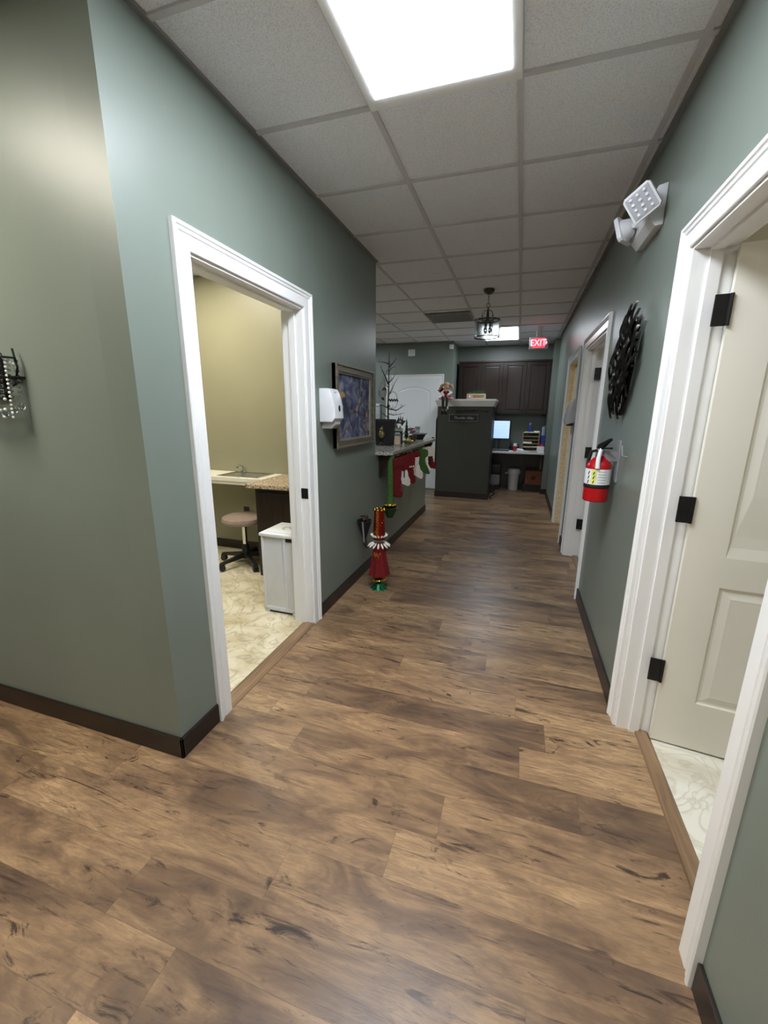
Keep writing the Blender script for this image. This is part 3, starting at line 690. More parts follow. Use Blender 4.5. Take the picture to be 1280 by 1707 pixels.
for k in range(5):
    a = 2 * PI * k / 5 + .25 - .08; MB().tube([(.133 * math.cos(a), .133 * math.sin(a), -.008), (.133 * math.cos(a), .133 * math.sin(a), .19)], .005, 8).build('upright', M['chrome'], o, True)
for k in range(3):
    a = 2 * PI * k / 3; b = MB().lathe([(0, .16), (.013, .16), (.013, .11), (0, .11)], c=(.03 * math.cos(a), .03 * math.sin(a), 0), n=12); b.build('socket', M['bronze'], o, True)
    MB().ball((.03 * math.cos(a), .03 * math.sin(a), .075), .02, (1, 1, 1.7)).build('bulb', M['acrylic'], o, True)

o = thing('exit_sign', 'red lit EXIT sign with right arrow hanging from the ceiling', 'exit sign', (.185, 7.0, 2.445))
MB().box(-.135, .135, 0, .045, 0, .172, .012).build('housing', M['whitem'], o, True)
MB().box(-.04, .04, .005, .04, .172, H - 2.445, .003).build('ceiling_mount', M['whitem'], o)
MB().prism([(-.098, .018), (.088, .018), (.10, .07), (.122, .088), (.10, .11), (.088, .155), (-.098, .155)], .003, 'XZ', -.003).build('lit_face', emis('exit_red_face', (1, .015, .05), .34), o)
text_obj('EXIT', .13, emis('exit_letters', (1, .32, .42), .9), o, at(-.008, -.004, .086, PI / 2), .001, sx=.86)
MB().prism([(.096, .06), (.120, .088), (.096, .114)], .002, 'XZ', -.0065).build('arrow', emis('exit_arrow', (1, .3, .38), .9), o)

tag(MB().box(-2.115, -1.985, 7.985, 8.019, 2.53, 2.65, .008).build('wall_speaker', M['white'], smooth=True), 'square white box high on the wall above the white arched door', 'wall speaker')
tag(MB().box(-1.335, -1.262, 7.975, 8.019, 2.63, 2.71, .008).build('motion_sensor', M['white'], smooth=True), 'small white sensor near the ceiling at the far wall corner', 'sensor')
tag(MB().box(-2.80, -2.66, 7.95, 8.019, 1.36, 1.66, .03).build('wall_towel_box', M['smoke'], smooth=True), 'grey wall dispenser behind the twig tree left of the arched door', 'dispenser')

# ------------------------------------------------------------------ kiosk (end of nurse station)
o = thing('station_partition', 'dark green partition block with white cap at the nurse station', 'partition', (-.91, 7.31, 0))
MB().box(-.465, .465, 0, .72, 0, 1.60).build('body', M['paint_dark'], o)
MB().box(-.475, .475, -.012, .73, 0, .105, .003).build('base_strip', M['base'], o)
b = MB(); y0, y1 = -.0, .72
prf = [(0, 1.60), (.012, 1.602), (.03, 1.65), (.045, 1.685), (.05, 1.69), (.05, 1.722), (0, 1.722)]
for (e, z), (e2, z2) in zip(prf, prf[1:]):
    A = [(-.465 - e, -e, z), (.465 + e, -e, z), (.465 + e, .72 + e, z), (-.465 - e, .72 + e, z)]; B = [(-.465 - e2, -e2, z2), (.465 + e2, -e2, z2), (.465 + e2, .72 + e2, z2), (-.465 - e2, .72 + e2, z2)]
    va = [b.bm.verts.new(p) for p in A]; vb2 = [b.bm.verts.new(p) for p in B]
    for i in range(4): b.bm.faces.new((va[i], va[(i + 1) % 4], vb2[(i + 1) % 4], vb2[i]))
bmesh.ops.remove_doubles(b.bm, verts=b.bm.verts[:], dist=1e-5)
b.build('cap', M['trim'], o)
MB().prism([(.02, .5), (.02, 1.36), (.10, 1.42), (.6, 1.42), (.6, .5)], .03, 'YZ', -.497, .003).build('side_panel', M['espresso'], o)
o = thing('name_plaque', 'black framed plaque with script lettering on the dark partition', 'sign', (-.925, 7.308, 1.355))
MB().box(-.24, .24, -.012, 0, 0, .105, .003).box(-.225, .225, -.0125, -.01, .012, .093).build('board', M['blackp'], o)
b = MB().box(-.25, .25, -.016, 0, -.010, .004, .002).box(-.25, .25, -.016, 0, .101, .115, .002).box(-.25, -.236, -.0165, 0, .004, .101, .002).box(.236, .25, -.0165, 0, .004, .101, .002); b.build('frame', M['frame'], o)
text_obj('Thunder Alley', .062, M['silver'], o, at(0, -.0135, .052, PI / 2), .0008, .35, sx=.95)
o = thing('twig_garland', 'black twig garland on the partition above the script plaque', 'garland', (-.80, 7.308, 1.51))
b = MB(); rs = random.Random(5)
b.tube([(-.26, -.015, -.01), (-.1, -.02, .03), (.05, -.02, .035), (.26, -.015, .01)], .008, 6)
for k in range(30):
    x = -.25 + k * .017; z = .03 - abs(x) ** 2 * .5; an = rs.uniform(-1, 1)
    b.tube([(x, -.018, z), (x + .03 * an, -.02 - rs.uniform(0, .012), z + rs.uniform(-.035, .03))], [.006, .002], 5)
b.ball((.26, -.02, .01), .022, (1.3, .8, .9)); b.ball((.0, -.022, .02), .02); b.build('twigs', M['twig'], o)
o = thing('planter_box', 'cream painted wooden box of greenery on the partition cap', 'planter', (-.735, 7.36, 1.722))
MB().box(-.155, .155, -.05, .05, 0, .085, .004).build('box', M['cream'], o)
MB().box(-.145, -.075, -.053, -.05, .012, .072, .001).build('left_panel', M['pink'], o); MB().ball((-.105, -.055, .043), .02, (1, .3, 1)).build('flower', M['white'], o)
MB().box(-.06, .14, -.053, -.05, .015, .07, .001).build('right_panel', M['organizer'], o); MB().box(-.05, .13, -.0545, -.053, .048, .054).box(-.03, .11, -.0545, -.053, .028, .034).build('caption_lines', M['red'], o)
b = MB()
for k in range(90):
    x, y = rs.uniform(-.15, .14), rs.uniform(-.04, .04); h_ = rs.uniform(.02, .075) * (1 if x > -.06 else .6)
    b.tube([(x, y, .06), (x + rs.uniform(-.015, .015), y + rs.uniform(-.01, .01), .085 + h_)], [.004, .001], 4)
b.build('greenery', M['leafg'], o)
tag(o.children[-1], kind='stuff') if False else None

# sitting elf doll
o = thing('sitting_elf_doll', 'elf doll in a red dress with blond pigtails sitting on the partition cap', 'doll', (-1.235, 7.275, 1.722))
b = MB()
b.ball((0, .0, .205), .048, (1, .95, 1.1), seg=16).tube([(0, 0, .16), (0, .0, .13), (0, .01, .06), (0, .01, .0)], [.018, .04, .048, .05], 12)
b.tube([(-.035, 0, .135), (-.075, -.02, .09), (-.02, -.075, .055)], [.016, .017, .012], 8).tube([(.035, 0, .135), (.085, -.02, .10), (.03, -.075, .055)], [.016, .017, .012], 8)
for s in (-1, 1): b.tube([(s * .03, 0, .02), (s * .035, -.08, .03), (s * .035, -.105, -.0), (s * .03, -.11, -.12), (s * .03, -.11, -.20)], [.022, .022, .021, .016, .012], 8)
bd = b.build('body', M['skin'], o, True); md = bd.modifiers.new('Remesh', 'REMESH'); md.mode = 'VOXEL'; md.voxel_size = .006; md.use_smooth_shade = True
b = MB().ball((0, .012, .225), .054, (1, 1, 1.0), seg=16)
for s in (-1, 1):
    b.tube([(s * .045, .01, .24), (s * .085, 0, .215), (s * .11, -.005, .17), (s * .125, -.005, .135)], [.02, .026, .02, .006], 8)
b.build('hair', M['blond'], o, True)
MB().ball((-.017, -.045, .215), .0055).ball((.017, -.045, .215), .0055).build('eyes', M['blackp'], o)
MB().lathe([(.045, .135), (.052, .10), (.06, .06), (.09, .03), (.115, .01), (.118, .0), (.09, .012), (.04, .05)], squash=(1, .8), n=24).build('dress', M['redf'], o, True)
b = MB()
for k in range(24):
    a = 2 * PI * k / 24; b.ball((.115 * math.cos(a), .092 * math.sin(a), .008), .014)
b.build('skirt_trim', M['pink'], o, True)
MB().tube([(-.04, 0, .137), (-.08, -.022, .095), (-.03, -.072, .06)], [.02, .023, .018], 10).tube([(.04, 0, .137), (.088, -.022, .103), (.035, -.072, .06)], [.02, .023, .018], 10).build('sleeves', M['whitef'], o, True)
b = MB()
for s in (-1, 1): b.tube([(s * .035, -.05, .035), (s * .036, -.112, .01), (s * .03, -.115, -.12), (s * .03, -.115, -.17)], [.026, .025, .02, .016], 10)
b.build('stockings', M['blackp'], o, True)
b = MB()
for s in (-1, 1): b.tube([(s * .03, -.10, -.21), (s * .03, -.14, -.235), (s * .03, -.19, -.23), (s * .03, -.215, -.20)], [.02, .024, .017, .005], 10)
b.build('curled_shoes', M['blackp'], o, True)
MB().ball((.055, -.13, -.15), .02, (.7, .5, 1.4)).build('shoe_tag', M['white'], o, True)
MB().prism([(-.16, .15), (-.06, .19), (-.05, .11), (-.10, .09)], .02, 'XZ', .02, .004).build('red_bow', M['redf'], o)

# ------------------------------------------------------------------ alcove: cabinets, desk and what stands on it
o = thing('wall_cabinet', 'dark espresso wall cabinet run with four doors above the far desk', 'wall cabinet', (-1.2, 8.46, 1.475))
cw = 1.70
MB().box(0, cw, 0, .315, 0, .965, .002).build('body', M['espresso'], o)
MB().box(-.01, cw + .0, -.03, .31, .955, .985, .004).build('crown', M['espresso_h'], o)
def cab_door(x0, x1, z0, z1, parent, arch_=.03):
    b = MB(); r = .055
    b.box(x0, x0 + r, -.02, 0, z0, z1, .003).box(x1 - r, x1, -.02, 0, z0, z1, .003).box(x0 + r, x1 - r, -.019, 0, z0, z0 + r, .003).box(x0 + r, x1 - r, -.019, 0, z1 - r, z1, .003)
    dr = b.build('door', M['espresso'], parent)
    MB().prism([(x0 + r + .012, z0 + r + .012), (x1 - r - .012, z0 + r + .012), (x1 - r - .012, z1 - r - .012), (x0 + r + .012, z1 - r - .012)], .012, 'XZ', -.015, .008).build('raised_panel', M['espresso'], dr)
    MB().ball(((x1 - .025) if arch_ > 0 else (x0 + .025), -.032, z0 + .06), .012).build('knob', M['black'], dr, True)
for k in range(4): cab_door(.02 + k * .4175, .4275 + k * .4175 - .015, .02, .94, o, 1 if k % 2 == 0 else -1)

tag(MB().box(-1.22, .485, 8.17, 8.775, .745, .785, .006).build('writing_desk', M['white']), 'long white desk top in the far alcove', 'desk')
o = thing('desk_support', 'dark support panels under the far white desk', 'desk support', (-.4, 8.74, 0))
MB().box(-.4, .85, -.0, .03, .1, .742).build('back_panel', M['espresso'], o)

o = thing('computer_monitor', 'lit computer monitor on the far desk', 'monitor', (-.36, 8.50, .785))
MB().box(-.205, .205, 0, .03, .205, .575, .004).build('bezel', M['blackp'], o)
MB().box(-.185, .185, -.002, 0, .225, .56).build('screen', emis('lit_screen', (.26, .47, .85), .33), o)
b = MB()
for z, x0, x1 in ((.515, -.17, .165), (.465, -.17, -.03), (.465, .02, .165), (.375, -.11, .12), (.33, -.17, .1), (.25, -.17, .16)): b.box(x0, x1, -.003, -.002, z, z + .007)
b.build('screen_text', emis('screen_text', (.18, .32, .55), .3), o)
MB().box(-.02, .02, .01, .04, .02, .25).lathe([(0, 0), (.10, 0), (.10, .012), (0, .02)], squash=(1, .7)).build('stand', M['blackp'], o)
o = thing('keyboard', 'dark keyboard in front of the lit monitor', 'keyboard', (-.36, 8.28, .785))
MB().box(-.21, .21, -.065, .065, 0, .022, .005).build('case', M['blackp'], o)
b = MB()
for r_ in range(5):
    for k in range(14): b.box(-.2 + k * .0288, -.175 + k * .0288, -.055 + r_ * .022, -.037 + r_ * .022, .022, .028)
b.build('keys', M['gray'], o)
o = thing('desk_phone', 'black desk phone beside the monitor', 'phone', (-.06, 8.48, .785))
MB().prism([(-.1, 0), (.1, 0), (.1, .11), (-.1, .03)], .19, 'YZ', -.095, .008).build('base', M['blackp'], o, True)
MB().tube([(-.08, -.08, .07), (-.08, -.05, .10), (-.08, .05, .135), (-.08, .09, .12)], [.022, .015, .015, .022], 10).build('handset', M['blackp'], o, True)
MB().box(-.02, .075, -.01, .05, .082, .09, T=at(0, 0, 0, .0)).build('display', M['silver'], o)
o = thing('disposable_cup', 'red printed cup with white straw lid on the far desk', 'cup', (-.045, 8.27, .785))
MB().lathe([(0, 0), (.027, 0), (.036, .105), (0, .105)], n=24).build('cup', M['redpl'], o, True)
MB().lathe([(.038, .10), (.038, .115), (.03, .12), (.028, .15), (0, .152)], n=24).build('lid', M['white'], o, True)
tag(MB().box(-.17, -.09, 8.22, 8.27, .785, .80, .003).build('sticky_notes', M['paper']), 'small pale note pad at the front of the far desk', 'note pad')
o = thing('paper_pile', 'loose pile of white papers in the middle of the far desk', 'papers', (.10, 8.26, .785))
for k in range(5): MB().box(-.11, .11, -.07, .07, k * .004, k * .004 + .003, T=rotz(rs.uniform(-.5, .5))).build('sheet', M['paper'], o)
MB().box(-.06, .06, -.05, .04, .02, .045, .006, T=at(-.05, 0, 0, .2, .1, .3)).build('folded_sheet', M['paper'], o)
tag(MB().box(.20, .36, 8.19, 8.25, .785, .793, .003).build('notebook', M['blackp']), 'thin dark notebook lying in front of the letter tray', 'notebook')
o = thing('letter_tray', 'beige five-slot letter tray on the far desk', 'letter tray', (.235, 8.55, .785))
b = MB().box(-.15, -.14, -.13, .13, 0, .35).box(.14, .15, -.13, .13, 0, .35).box(-.15, .15, .12, .13, 0, .35)
for k in range(6): b.box(-.15, .15, -.13, .13, k * .068, k * .068 + .008)
b.build('case', M['organizer'], o); MB().box(-.135, .02, -.15, .1, .145, .175, .002).build('paper_stack', M['paper'], o)
MB().box(-.12, .12, -.12, .1, .35, .36, .002).box(.06, .14, -.1, .1, .36, .375, .002, T=at(0, 0, 0, 0, 0, .1)).build('top_papers', M['paper'], o); MB().box(-.13, .13, -.12, .11, .076, .09).build('file', M['cream'], o)
o = thing('spray_bottle', 'blue bottle standing on top of the letter tray', 'bottle', (.20, 8.55, 1.147))
MB().lathe([(0, 0), (.026, 0), (.028, .01), (.028, .09), (.012, .115), (.012, .13), (0, .13)], n=20).build('bottle', M['blue'], o, True)
MB().lathe([(0, .13), (.014, .13), (.014, .155), (0, .155)], n=14).box(-.012, .03, -.006, .006, .152, .164, .002).build('pump_cap', M['lblue'], o, True)
o = thing('pen_caddy', 'white tub of red-topped pens at the right end of the far desk', 'pen cup', (.415, 8.32, .785))
MB().box(-.065, .065, -.05, .05, 0, .105, .008).build('tub', M['white'], o, True)
b = MB()
for k in range(7): b.tube([(-.04 + k * .014, rs.uniform(-.03, .03), .1), (-.045 + k * .016, rs.uniform(-.03, .03), .145 + rs.uniform(0, .02))], .006, 6)
b.build('pens', M['redpl'], o)
o = thing('wall_file_rack', 'blue and white file rack with papers on the alcove right wall', 'file rack', (.487, 8.46, .93))
MB().box(-.07, 0, -.10, .10, 0, .16, .004).build('pocket', M['blue'], o)
for k in range(4): MB().box(-.06 + k * .013, -.053 + k * .013, -.09 + k * .01, .08, .02, .29 + .02 * (k % 2) + .02, T=Matrix.Identity(4)).build('folder', M['lblue'] if k % 2 else M['paper'], o)

o = thing('white_bucket', 'white lidded bucket under the far desk', 'bucket', (-.03, 8.50, 0))
MB().lathe([(0, 0), (.085, 0), (.095, .02), (.105, .31), (.118, .33), (0, .33)], n=30).build('pail', M['whitem'], o, True)
MB().lathe([(.125, .325), (.13, .34), (.13, .37), (.11, .42), (0, .43)], n=30).box(-.16, -.11, -.03, .03, .32, .345, .004).build('lid', M['whitem'], o, True)
o = thing('cardboard_box', 'brown cardboard box on a black crate under the far desk', 'box', (.34, 8.52, .14))
MB().box(-.155, .155, -.12, .12, 0, .27, .004).build('carton', M['card'], o)
MB().lathe([(.0, 0), (.045, 0), (.045, .002), (0, .002)], T=at(.0, -.121, .13, PI / 2)).build('printed_ring', simple('dark_red_print', (90, 34, 26), .8), o)
tag(MB().box(.15, .50 - .02, 8.38, 8.66, 0, .138, .006).build('black_crate', M['blackp']), 'low black crate under the brown cardboard box', 'crate')
o = thing('shredder', 'grey and black paper shredder beside the partition', 'shredder', (-.40, 8.50, 0.10))
MB().box(-.11, .11, -.1, .1, 0, .20, .008).build('bin', M['gray'], o, True); MB().box(-.12, .12, -.11, .11, .20, .40, .01).box(-.1, .1, -.02, .02, .40, .405).build('head_unit', M['blackp'], o, True)
tag(MB().box(-.52, -.28, 8.39, 8.61, 0, .098, .004).build('power_box', M['blackp']), 'low black box under the grey shredder', 'box')
o = thing('floor_cable', 'black cables trailing on the floor at the partition corner', 'cable', (-.40, 7.75, 0))
MB().tube([(-.03, .3, .02), (.06, .15, .012), (.03, .0, .010), (-.01, -.15, .010), (.02, -.35, .010)], .009, 8).build('cable', M['blackp'], o, True)
MB().tube([(-.02, .3, .03), (.09, .1, .012), (.06, -.1, .010), (-.0, -.4, .010)], .007, 8).build('grey_cable', M['gray'], o, True)
MB().box(-.035, .045, .3, .4, 0, .14, .006).build('adapter', M['blackp'], o)

# ------------------------------------------------------------------ twig tree and ornaments on the granite ledge
CT = 1.1225
o = thing('black_planter', 'square black woven planter holding the twig tree on the granite ledge', 'planter', (-1.475, 4.60, CT))
MB().prism([(-.085, 0), (.085, 0), (.098, .27), (-.098, .27)], .18, 'XZ', -.09, .006).build('pot', M['wicker'], o)
MB().box(-.105, .105, -.098, .098, .262, .29, .006).build('rim', M['twig'], o); MB().box(-.09, .09, -.085, .085, .285, .293).build('soil', M['wicker'], o)
o = thing('gold_bird_figure', 'gold pear-shaped bird figure on a wire stand before the black planter', 'figurine', (-1.46, 4.43, CT))
MB().ball((0, 0, .13), .035, (1, .7, 1.25)).ball((.002, 0, .185), .02, (1, .8, 1)).tube([(.0, 0, .2), (.01, 0, .225)], [.01, .002], 6).tube([(-.018, 0, .19), (-.035, 0, .192)], [.006, .001], 6).build('bird', M['pot'], o, True)
b = MB()
for k in range(5):
    a = 2 * PI * k / 5; b.tube([(0, 0, .09), (.0, 0, .04), (.035 * math.cos(a), .035 * math.sin(a), .012), (.06 * math.cos(a), .06 * math.sin(a), .0025)], .0024, 5)
b.build('wire_feet', M['bronze'], o)

o = thing('twig_tree', 'bare black twig tree rising from the planter on the granite ledge', 'twig tree', (-1.445, 4.62, CT + .2935))
def uv(u, v): return (u - 222) / 1494, 2.12 - v / 1462 - (CT + .2935)
def br(P, r0, dy, twigs=0):
    pts = []; n = len(P)
    for i, (u, v) in enumerate(P):
        x, z = uv(u, v); pts.append((x, dy * i / max(1, n - 1), z))
    b = MB().tube(pts, [r0 * 1.45 * (1 - .75 * i / (n - 1)) for i in range(n)], 6)
    for k in range(twigs):
        i = rs.randrange(0, n - 1); t_ = rs.random(); p = Vector(pts[i]).lerp(Vector(pts[i + 1]), t_)
        q = p + Vector((rs.uniform(-.03, .03), rs.uniform(-.03, .03), rs.uniform(.02, .06))); b.tube([p, q], [r0 * .4, .001], 5)
    return b
rs = random.Random(11)
b = MB().tube([(0, 0, -.0), (-.004, .002, .18), (.004, 0, .42), (.002, 0, .60), (.005, 0, .72)], [.010, .0085, .007, .0055, .003], 8)
b.ball((0, 0, .145), .018, (1, 1, 1.3)); b.build('trunk', M['twig'], o, True)
for P, r0, dy, tw in (
    ([(228, 150), (140, 118), (20, 102)], .0045, .02, 1), ([(232, 200), (300, 140), (365, 70)], .0045, -.03, 2), ([(228, 260), (270, 205), (340, 185)], .0035, .04, 1),
    ([(215, 465), (180, 390), (130, 300), (65, 180)], .0075, .03, 3), ([(226, 250), (190, 250), (160, 312)], .003, .01, 0), ([(236, 440), (310, 370), (360, 295)], .0045, -.03, 2),
    ([(240, 620), (262, 570), (320, 430), (372, 350)], .0045, .05, 2), ([(225, 520), (170, 480), (105, 345)], .0035, .04, 2), ([(220, 850), (120, 800), (20, 832)], .0055, -.04, 2),
    ([(225, 860), (370, 885), (430, 860), (540, 800)], .0055, -.05, 4), ([(222, 940), (300, 962), (400, 950), (495, 925)], .0045, .05, 4), ([(220, 1000), (120, 950), (40, 900)], .004, .05, 2),
    ([(218, 1140), (290, 1130), (330, 1085)], .004, -.04, 1), ([(216, 1140), (110, 1145), (30, 1140)], .004, .04, 1)):
    br(P, r0, dy, tw).build('branch', M['twig'], o, True)
o = thing('wire_drop_ornament', 'teardrop wire ornament with small leaves hanging right of the tree trunk', 'ornament', (-1.385, 4.60, 1.53))
b = MB().tube([(.055 * math.sin(t_) * (1 if t_ < PI else 1), 0, .09 + .085 * -math.cos(t_) * (1 if abs(t_ - PI) > 1 else 1.15)) for t_ in [2 * PI * k / 24 for k in range(25)]], .0028, 6, False)
b.tube([(0, 0, .185), (-.012, 0, .26), (-.006, 0, .32)], .0014, 5); b.build('loop', M['bronze'], o, True)
b = MB()
for k in range(9): b.ball((-.055 + .0138 * k, -.003, .09 + .012 * (k % 2)), .010, (.9, .5, 1.3), seg=8)
b.build('leaves', M['twig'], o, True)
o = thing('grey_sleigh_ornament', 'grey cup-shaped ornament hanging left of the tree trunk', 'ornament', (-1.51, 4.60, 1.655))
MB().lathe([(0, 0), (.032, .004), (.045, .03), (.05, .075), (.044, .07), (.03, .02), (0, .012)], n=16).build('cup', M['silver'], o, True)
MB().tube([(-.045, 0, .07), (-.02, 0, .14), (0, 0, .19), (.02, 0, .14), (.045, 0, .07)], .002, 5).ball((.02, 0, .085), .028).build('handle', M['bronze'], o, True)
MB().prism([(-.02, 0), (.0, -.03), (.025, -.028), (.012, 0)], .006, 'XZ').build('tail', M['twig'], o)
o = thing('dark_bird_ornament', 'dark winged ornament hanging low from the right branch of the twig tree', 'ornament', (-1.30, 4.62, 1.37))
MB().prism([(-.06, .0), (-.035, .035), (-.02, .075), (-.008, .03), (.0, .085), (.012, .03), (.03, .08), (.03, .03), (.07, .035), (.04, .0), (.02, -.03), (.005, -.005)], .008, 'XZ', 0, .001).build('wings', M['twig'], o)
MB().ball((.0, -.008, .02), .016, (1, .6, 1)).build('breast', M['silver'], o, True); MB().tube([(0, 0, .08), (.0, 0, .12)], .0012, 5).build('string', M['twig'], o)

o = thing('snow_scene_block', 'white topped black block with cut-out skaters behind the planter on the ledge', 'figurine', (-1.415, 4.85, CT))
MB().box(-.075, .075, -.035, .035, 0, .15, .004).build('black_block', M['blackp'], o); MB().box(-.078, .078, -.04, .04, .15, .185, .006).build('snow_top', M['whitef'], o)
b = MB()
for x, h_, w in ((-.06, .05, .014), (-.03, .1, .02), (0, .085, .024), (.05, .035, .014)): b.lathe([(w, 0), (w * .8, h_ * .3), (w * .35, h_ * .6), (w * .5, h_ * .75), (w * .3, h_ * .95), (0, h_)], c=(x, 0, .183), n=12)
b.build('skaters', M['gray'], o, True)
b = MB().box(.0, .06, -.045, -.036, .12, .135).box(.0, .025, -.045, -.036, .10, .12); b.build('drip', M['whitef'], o)
o = thing('white_block_sign', 'small white block with grey top edge at the front of the ledge', 'block', (-1.375, 4.72, CT))
MB().box(-.047, .047, -.03, .03, .0, .1, .004).build('block', M['cream'], o); MB().box(-.049, .049, -.032, .032, .1, .125, .003).build('top', M['gray'], o)
o = thing('tree_figurine', 'small dark green tree figurine beside the plum flowers on the ledge', 'figurine', (-1.37, 5.17, CT))
b = MB()
for k in range(5): b.lathe([(.05 - k * .009, .05 + k * .045), (.0, .12 + k * .045)], n=12)
b.lathe([(.01, 0), (.01, .06)], n=8); b.build('tree', M['dgreen'], o, True); MB().box(-.05, .05, -.04, .04, 0, .02, .004).build('foot', M['pot'], o)
MB().box(-.06, .13, -.05, .05, .0, .022, .004).box(-.06, .13, -.05, -.042, .02, .04).box(-.06, .13, .042, .05, .02, .04).build('wicker_tray', M['pot'], o) if False else None
o = thing('flower_pot', 'pot of plum and pale pink flowers on the granite ledge', 'flower pot', (-1.335, 5.35, CT))
MB().lathe([(0, 0), (.045, 0), (.06, .075), (.05, .075), (.04, .01), (0, .01)], n=20).build('pot', M['bronze'], o, True)
for k in range(13):
    a = rs.uniform(0, 2 * PI); r_ = rs.uniform(0, .055); z = .10 + rs.uniform(0, .07)
    b = MB()
    for q in range(5): b.ball((r_ * math.cos(a) + .016 * math.cos(q * 1.26), r_ * math.sin(a) + .016 * math.sin(q * 1.26), z), .014, (1, 1, .6), seg=8)
    b.build('flower', M['purple'] if k % 3 else M['lpurple'], o, True)
o = thing('gold_wicker_dish', 'low gold wicker dish at the front edge of the ledge before the flowers', 'dish', (-1.28, 4.95, CT))
MB().lathe([(0, 0), (.06, 0), (.075, .03), (.07, .032), (.055, .006), (0, .006)], squash=(.8, 1.5)).build('dish', M['pot'], o, True)
MB().ball((0, .04, .035), .02).ball((.01, -.04, .03), .018).ball((-.02, 0, .032), .016).build('baubles', M['gold'], o, True)
tag(br([(222, 360), (240, 255), (330, 140), (440, 90)], .004, .02, 4).build('dry_sprig', M['twig'], smooth=True), 'thin dry sprig standing among the flowers on the ledge', 'sprig')
sp = bpy.data.objects['dry_sprig']; sp.location = (-1.40, 5.28, CT + .001)
o = thing('black_bowl', 'wide black bowl with grey rim near the far end of the ledge', 'bowl', (-1.335, 5.72, CT))
MB().lathe([(0, 0), (.06, 0), (.10, .075), (.092, .075), (.05, .012), (0, .012)], n=30).build('bowl', M['blackp'], o, True)
MB().lathe([(.088, .073), (.118, .078), (.12, .088), (.09, .088), (.088, .073)], n=30).build('rim', M['gray'], o, True)
o = thing('glass_tumbler', 'clear tumbler with grey band behind the black bowl on the ledge', 'tumbler', (-1.42, 5.98, CT))
MB().lathe([(0, 0), (.026, 0), (.036, .17), (.033, .17), (.024, .006), (0, .006)], n=20).build('glass', M['acrylic'], o, True)
MB().lathe([(.0365, .13), (.0378, .165), (.036, .165)], n=20).build('band', M['gray'], o, True)

# ------------------------------------------------------------------ stockings under the ledge
def stocking(y, phi, w, ln, foot, fm, cuffm, lab, cuff=.10, extra=None, droop=.5):
    """flat felt stocking: local x across the leg (toe towards +x), hung from z=0"""
    o = thing('christmas_stocking', lab, 'stocking', (-1.168, y, 1.05), phi, 'christmas stockings under the granite ledge')
    h = ln
    P = [(-w / 2, -cuff), (w / 2, -cuff), (w / 2 - .01, -h * .52), (w / 2 + foot * .45, -h * .52 - foot * (.35 + droop * .5)), (w / 2 + foot * .75, -h * .6 - foot * (.55 + droop * .6)), (w / 2 + foot * .6, -h * .68 - foot * (.75 + droop * .6)),
         (w / 2 + foot * .2, -h * .74 - foot * (.55 + droop * .45)), (w * .05, -h * .76 - foot * .3), (-w / 2 + .005, -h * .74), (-w / 2, -h * .55)]
    P2 = [P[0], P[1]] + smooth_pts(P[1:] + [P[0]], 4, False)[1:-1]
    MB().prism(P2, .05, 'XZ', -.025, .014).build('sock', M[fm], o, True)
    MB().prism(smooth_pts([(-w / 2 - .012, -.02), (-w / 2 - .010, -cuff - .01), (0, -cuff - .018), (w / 2 + .010, -cuff - .01), (w / 2 + .012, -.02), (0, -.012)], 3), .064, 'XZ', -.032, .014).build('cuff', M[cuffm], o, True)
    MB().tube([(-w / 2, 0, -.02), (-w / 2 - .005, 0, .008), (-w / 2 + .015, 0, .016), (-w / 2 + .02, 0, -.02)], .003, 6).build('hanging_loop', M['whitef'], o, True)
    if extra: extra(o, w, h, foot)
    return o
def ex_print(o, w, h, foot):
    b = MB()
    for s in (-.029, .026): b.box(-w * .36, -w * .22, s, s + .003, -h * .6, -h * .30).box(-w * .36, w * .16, s, s + .003, -h * .33, -h * .30).box(w * .04, w * .16, s, s + .003, -h * .62, -h * .30)
    b.build('applique', M['blackp'], o)
def ex_trim(o, w, h, foot):
    MB().prism(smooth_pts([(w / 2 - .014, -.10), (w / 2 + .022, -.10), (w / 2 + .012, -h * .5), (w / 2 + foot * .5, -h * .55 - foot * .6), (w / 2 + foot * .9, -h * .6 - foot * .9), (w / 2 + foot * .7, -h * .7 - foot * 1.1), (w / 2 + foot * .3, -h * .60 - foot * .7), (w / 2 - .02, -h * .5)], 3), .062, 'XZ', -.031, .012).build('white_edging', M['whitef'], o, True)
def ex_plaid(o, w, h, foot):
    b = MB()
    for k in range(4):
        for s in (-.029, .026): b.box(-w * .45, w * .42, s, s + .003, -h * (.28 + .12 * k) - .012, -h * (.28 + .12 * k))
    for x in (-.3, 0, .28):
        for s in (-.029, .026): b.box(w * x, w * x + .012, s, s + .0035, -h * .70, -h * .2)
    b.build('plaid_bands', M['blackp'], o)
def ex_bells(o, w, h, foot):
    b = MB()
    for k in range(5): b.ball((w / 2 + .008, -.02, -h * .50 - k * .026), .009, seg=8)
    b.build('silver_beads', M['chrome'], o, True)
def ex_band(o, w, h, foot):
    b = MB()
    for k in range(5): b.ball((-w * .4 + k * w * .2, -.028, -h * .36), .013, (1, .7, 1), seg=8)
    b.build('pompoms', M['whitef'], o, True)
stocking(4.02, 1.35, .15, .52, .05, 'redf', 'redf', 'dark red stocking with silver beads nearest the viewer under the ledge', .08, ex_bells, 1.0)
stocking(4.24, 1.0, .13, .39, .06, 'whitef', 'redf', 'white stocking with black stitched letter and red top, second from the front', .14, ex_print, .8)
stocking(4.50, 1.05, .14, .43, .05, 'redf', 'redf', 'plain red stocking with white pompom band in the middle of the row', .16, ex_band, .6)
stocking(4.80, .9, .12, .36, .09, 'whitef', 'redf', 'white plush stocking with fat rounded toe, fourth in the row', .06, None, .6)
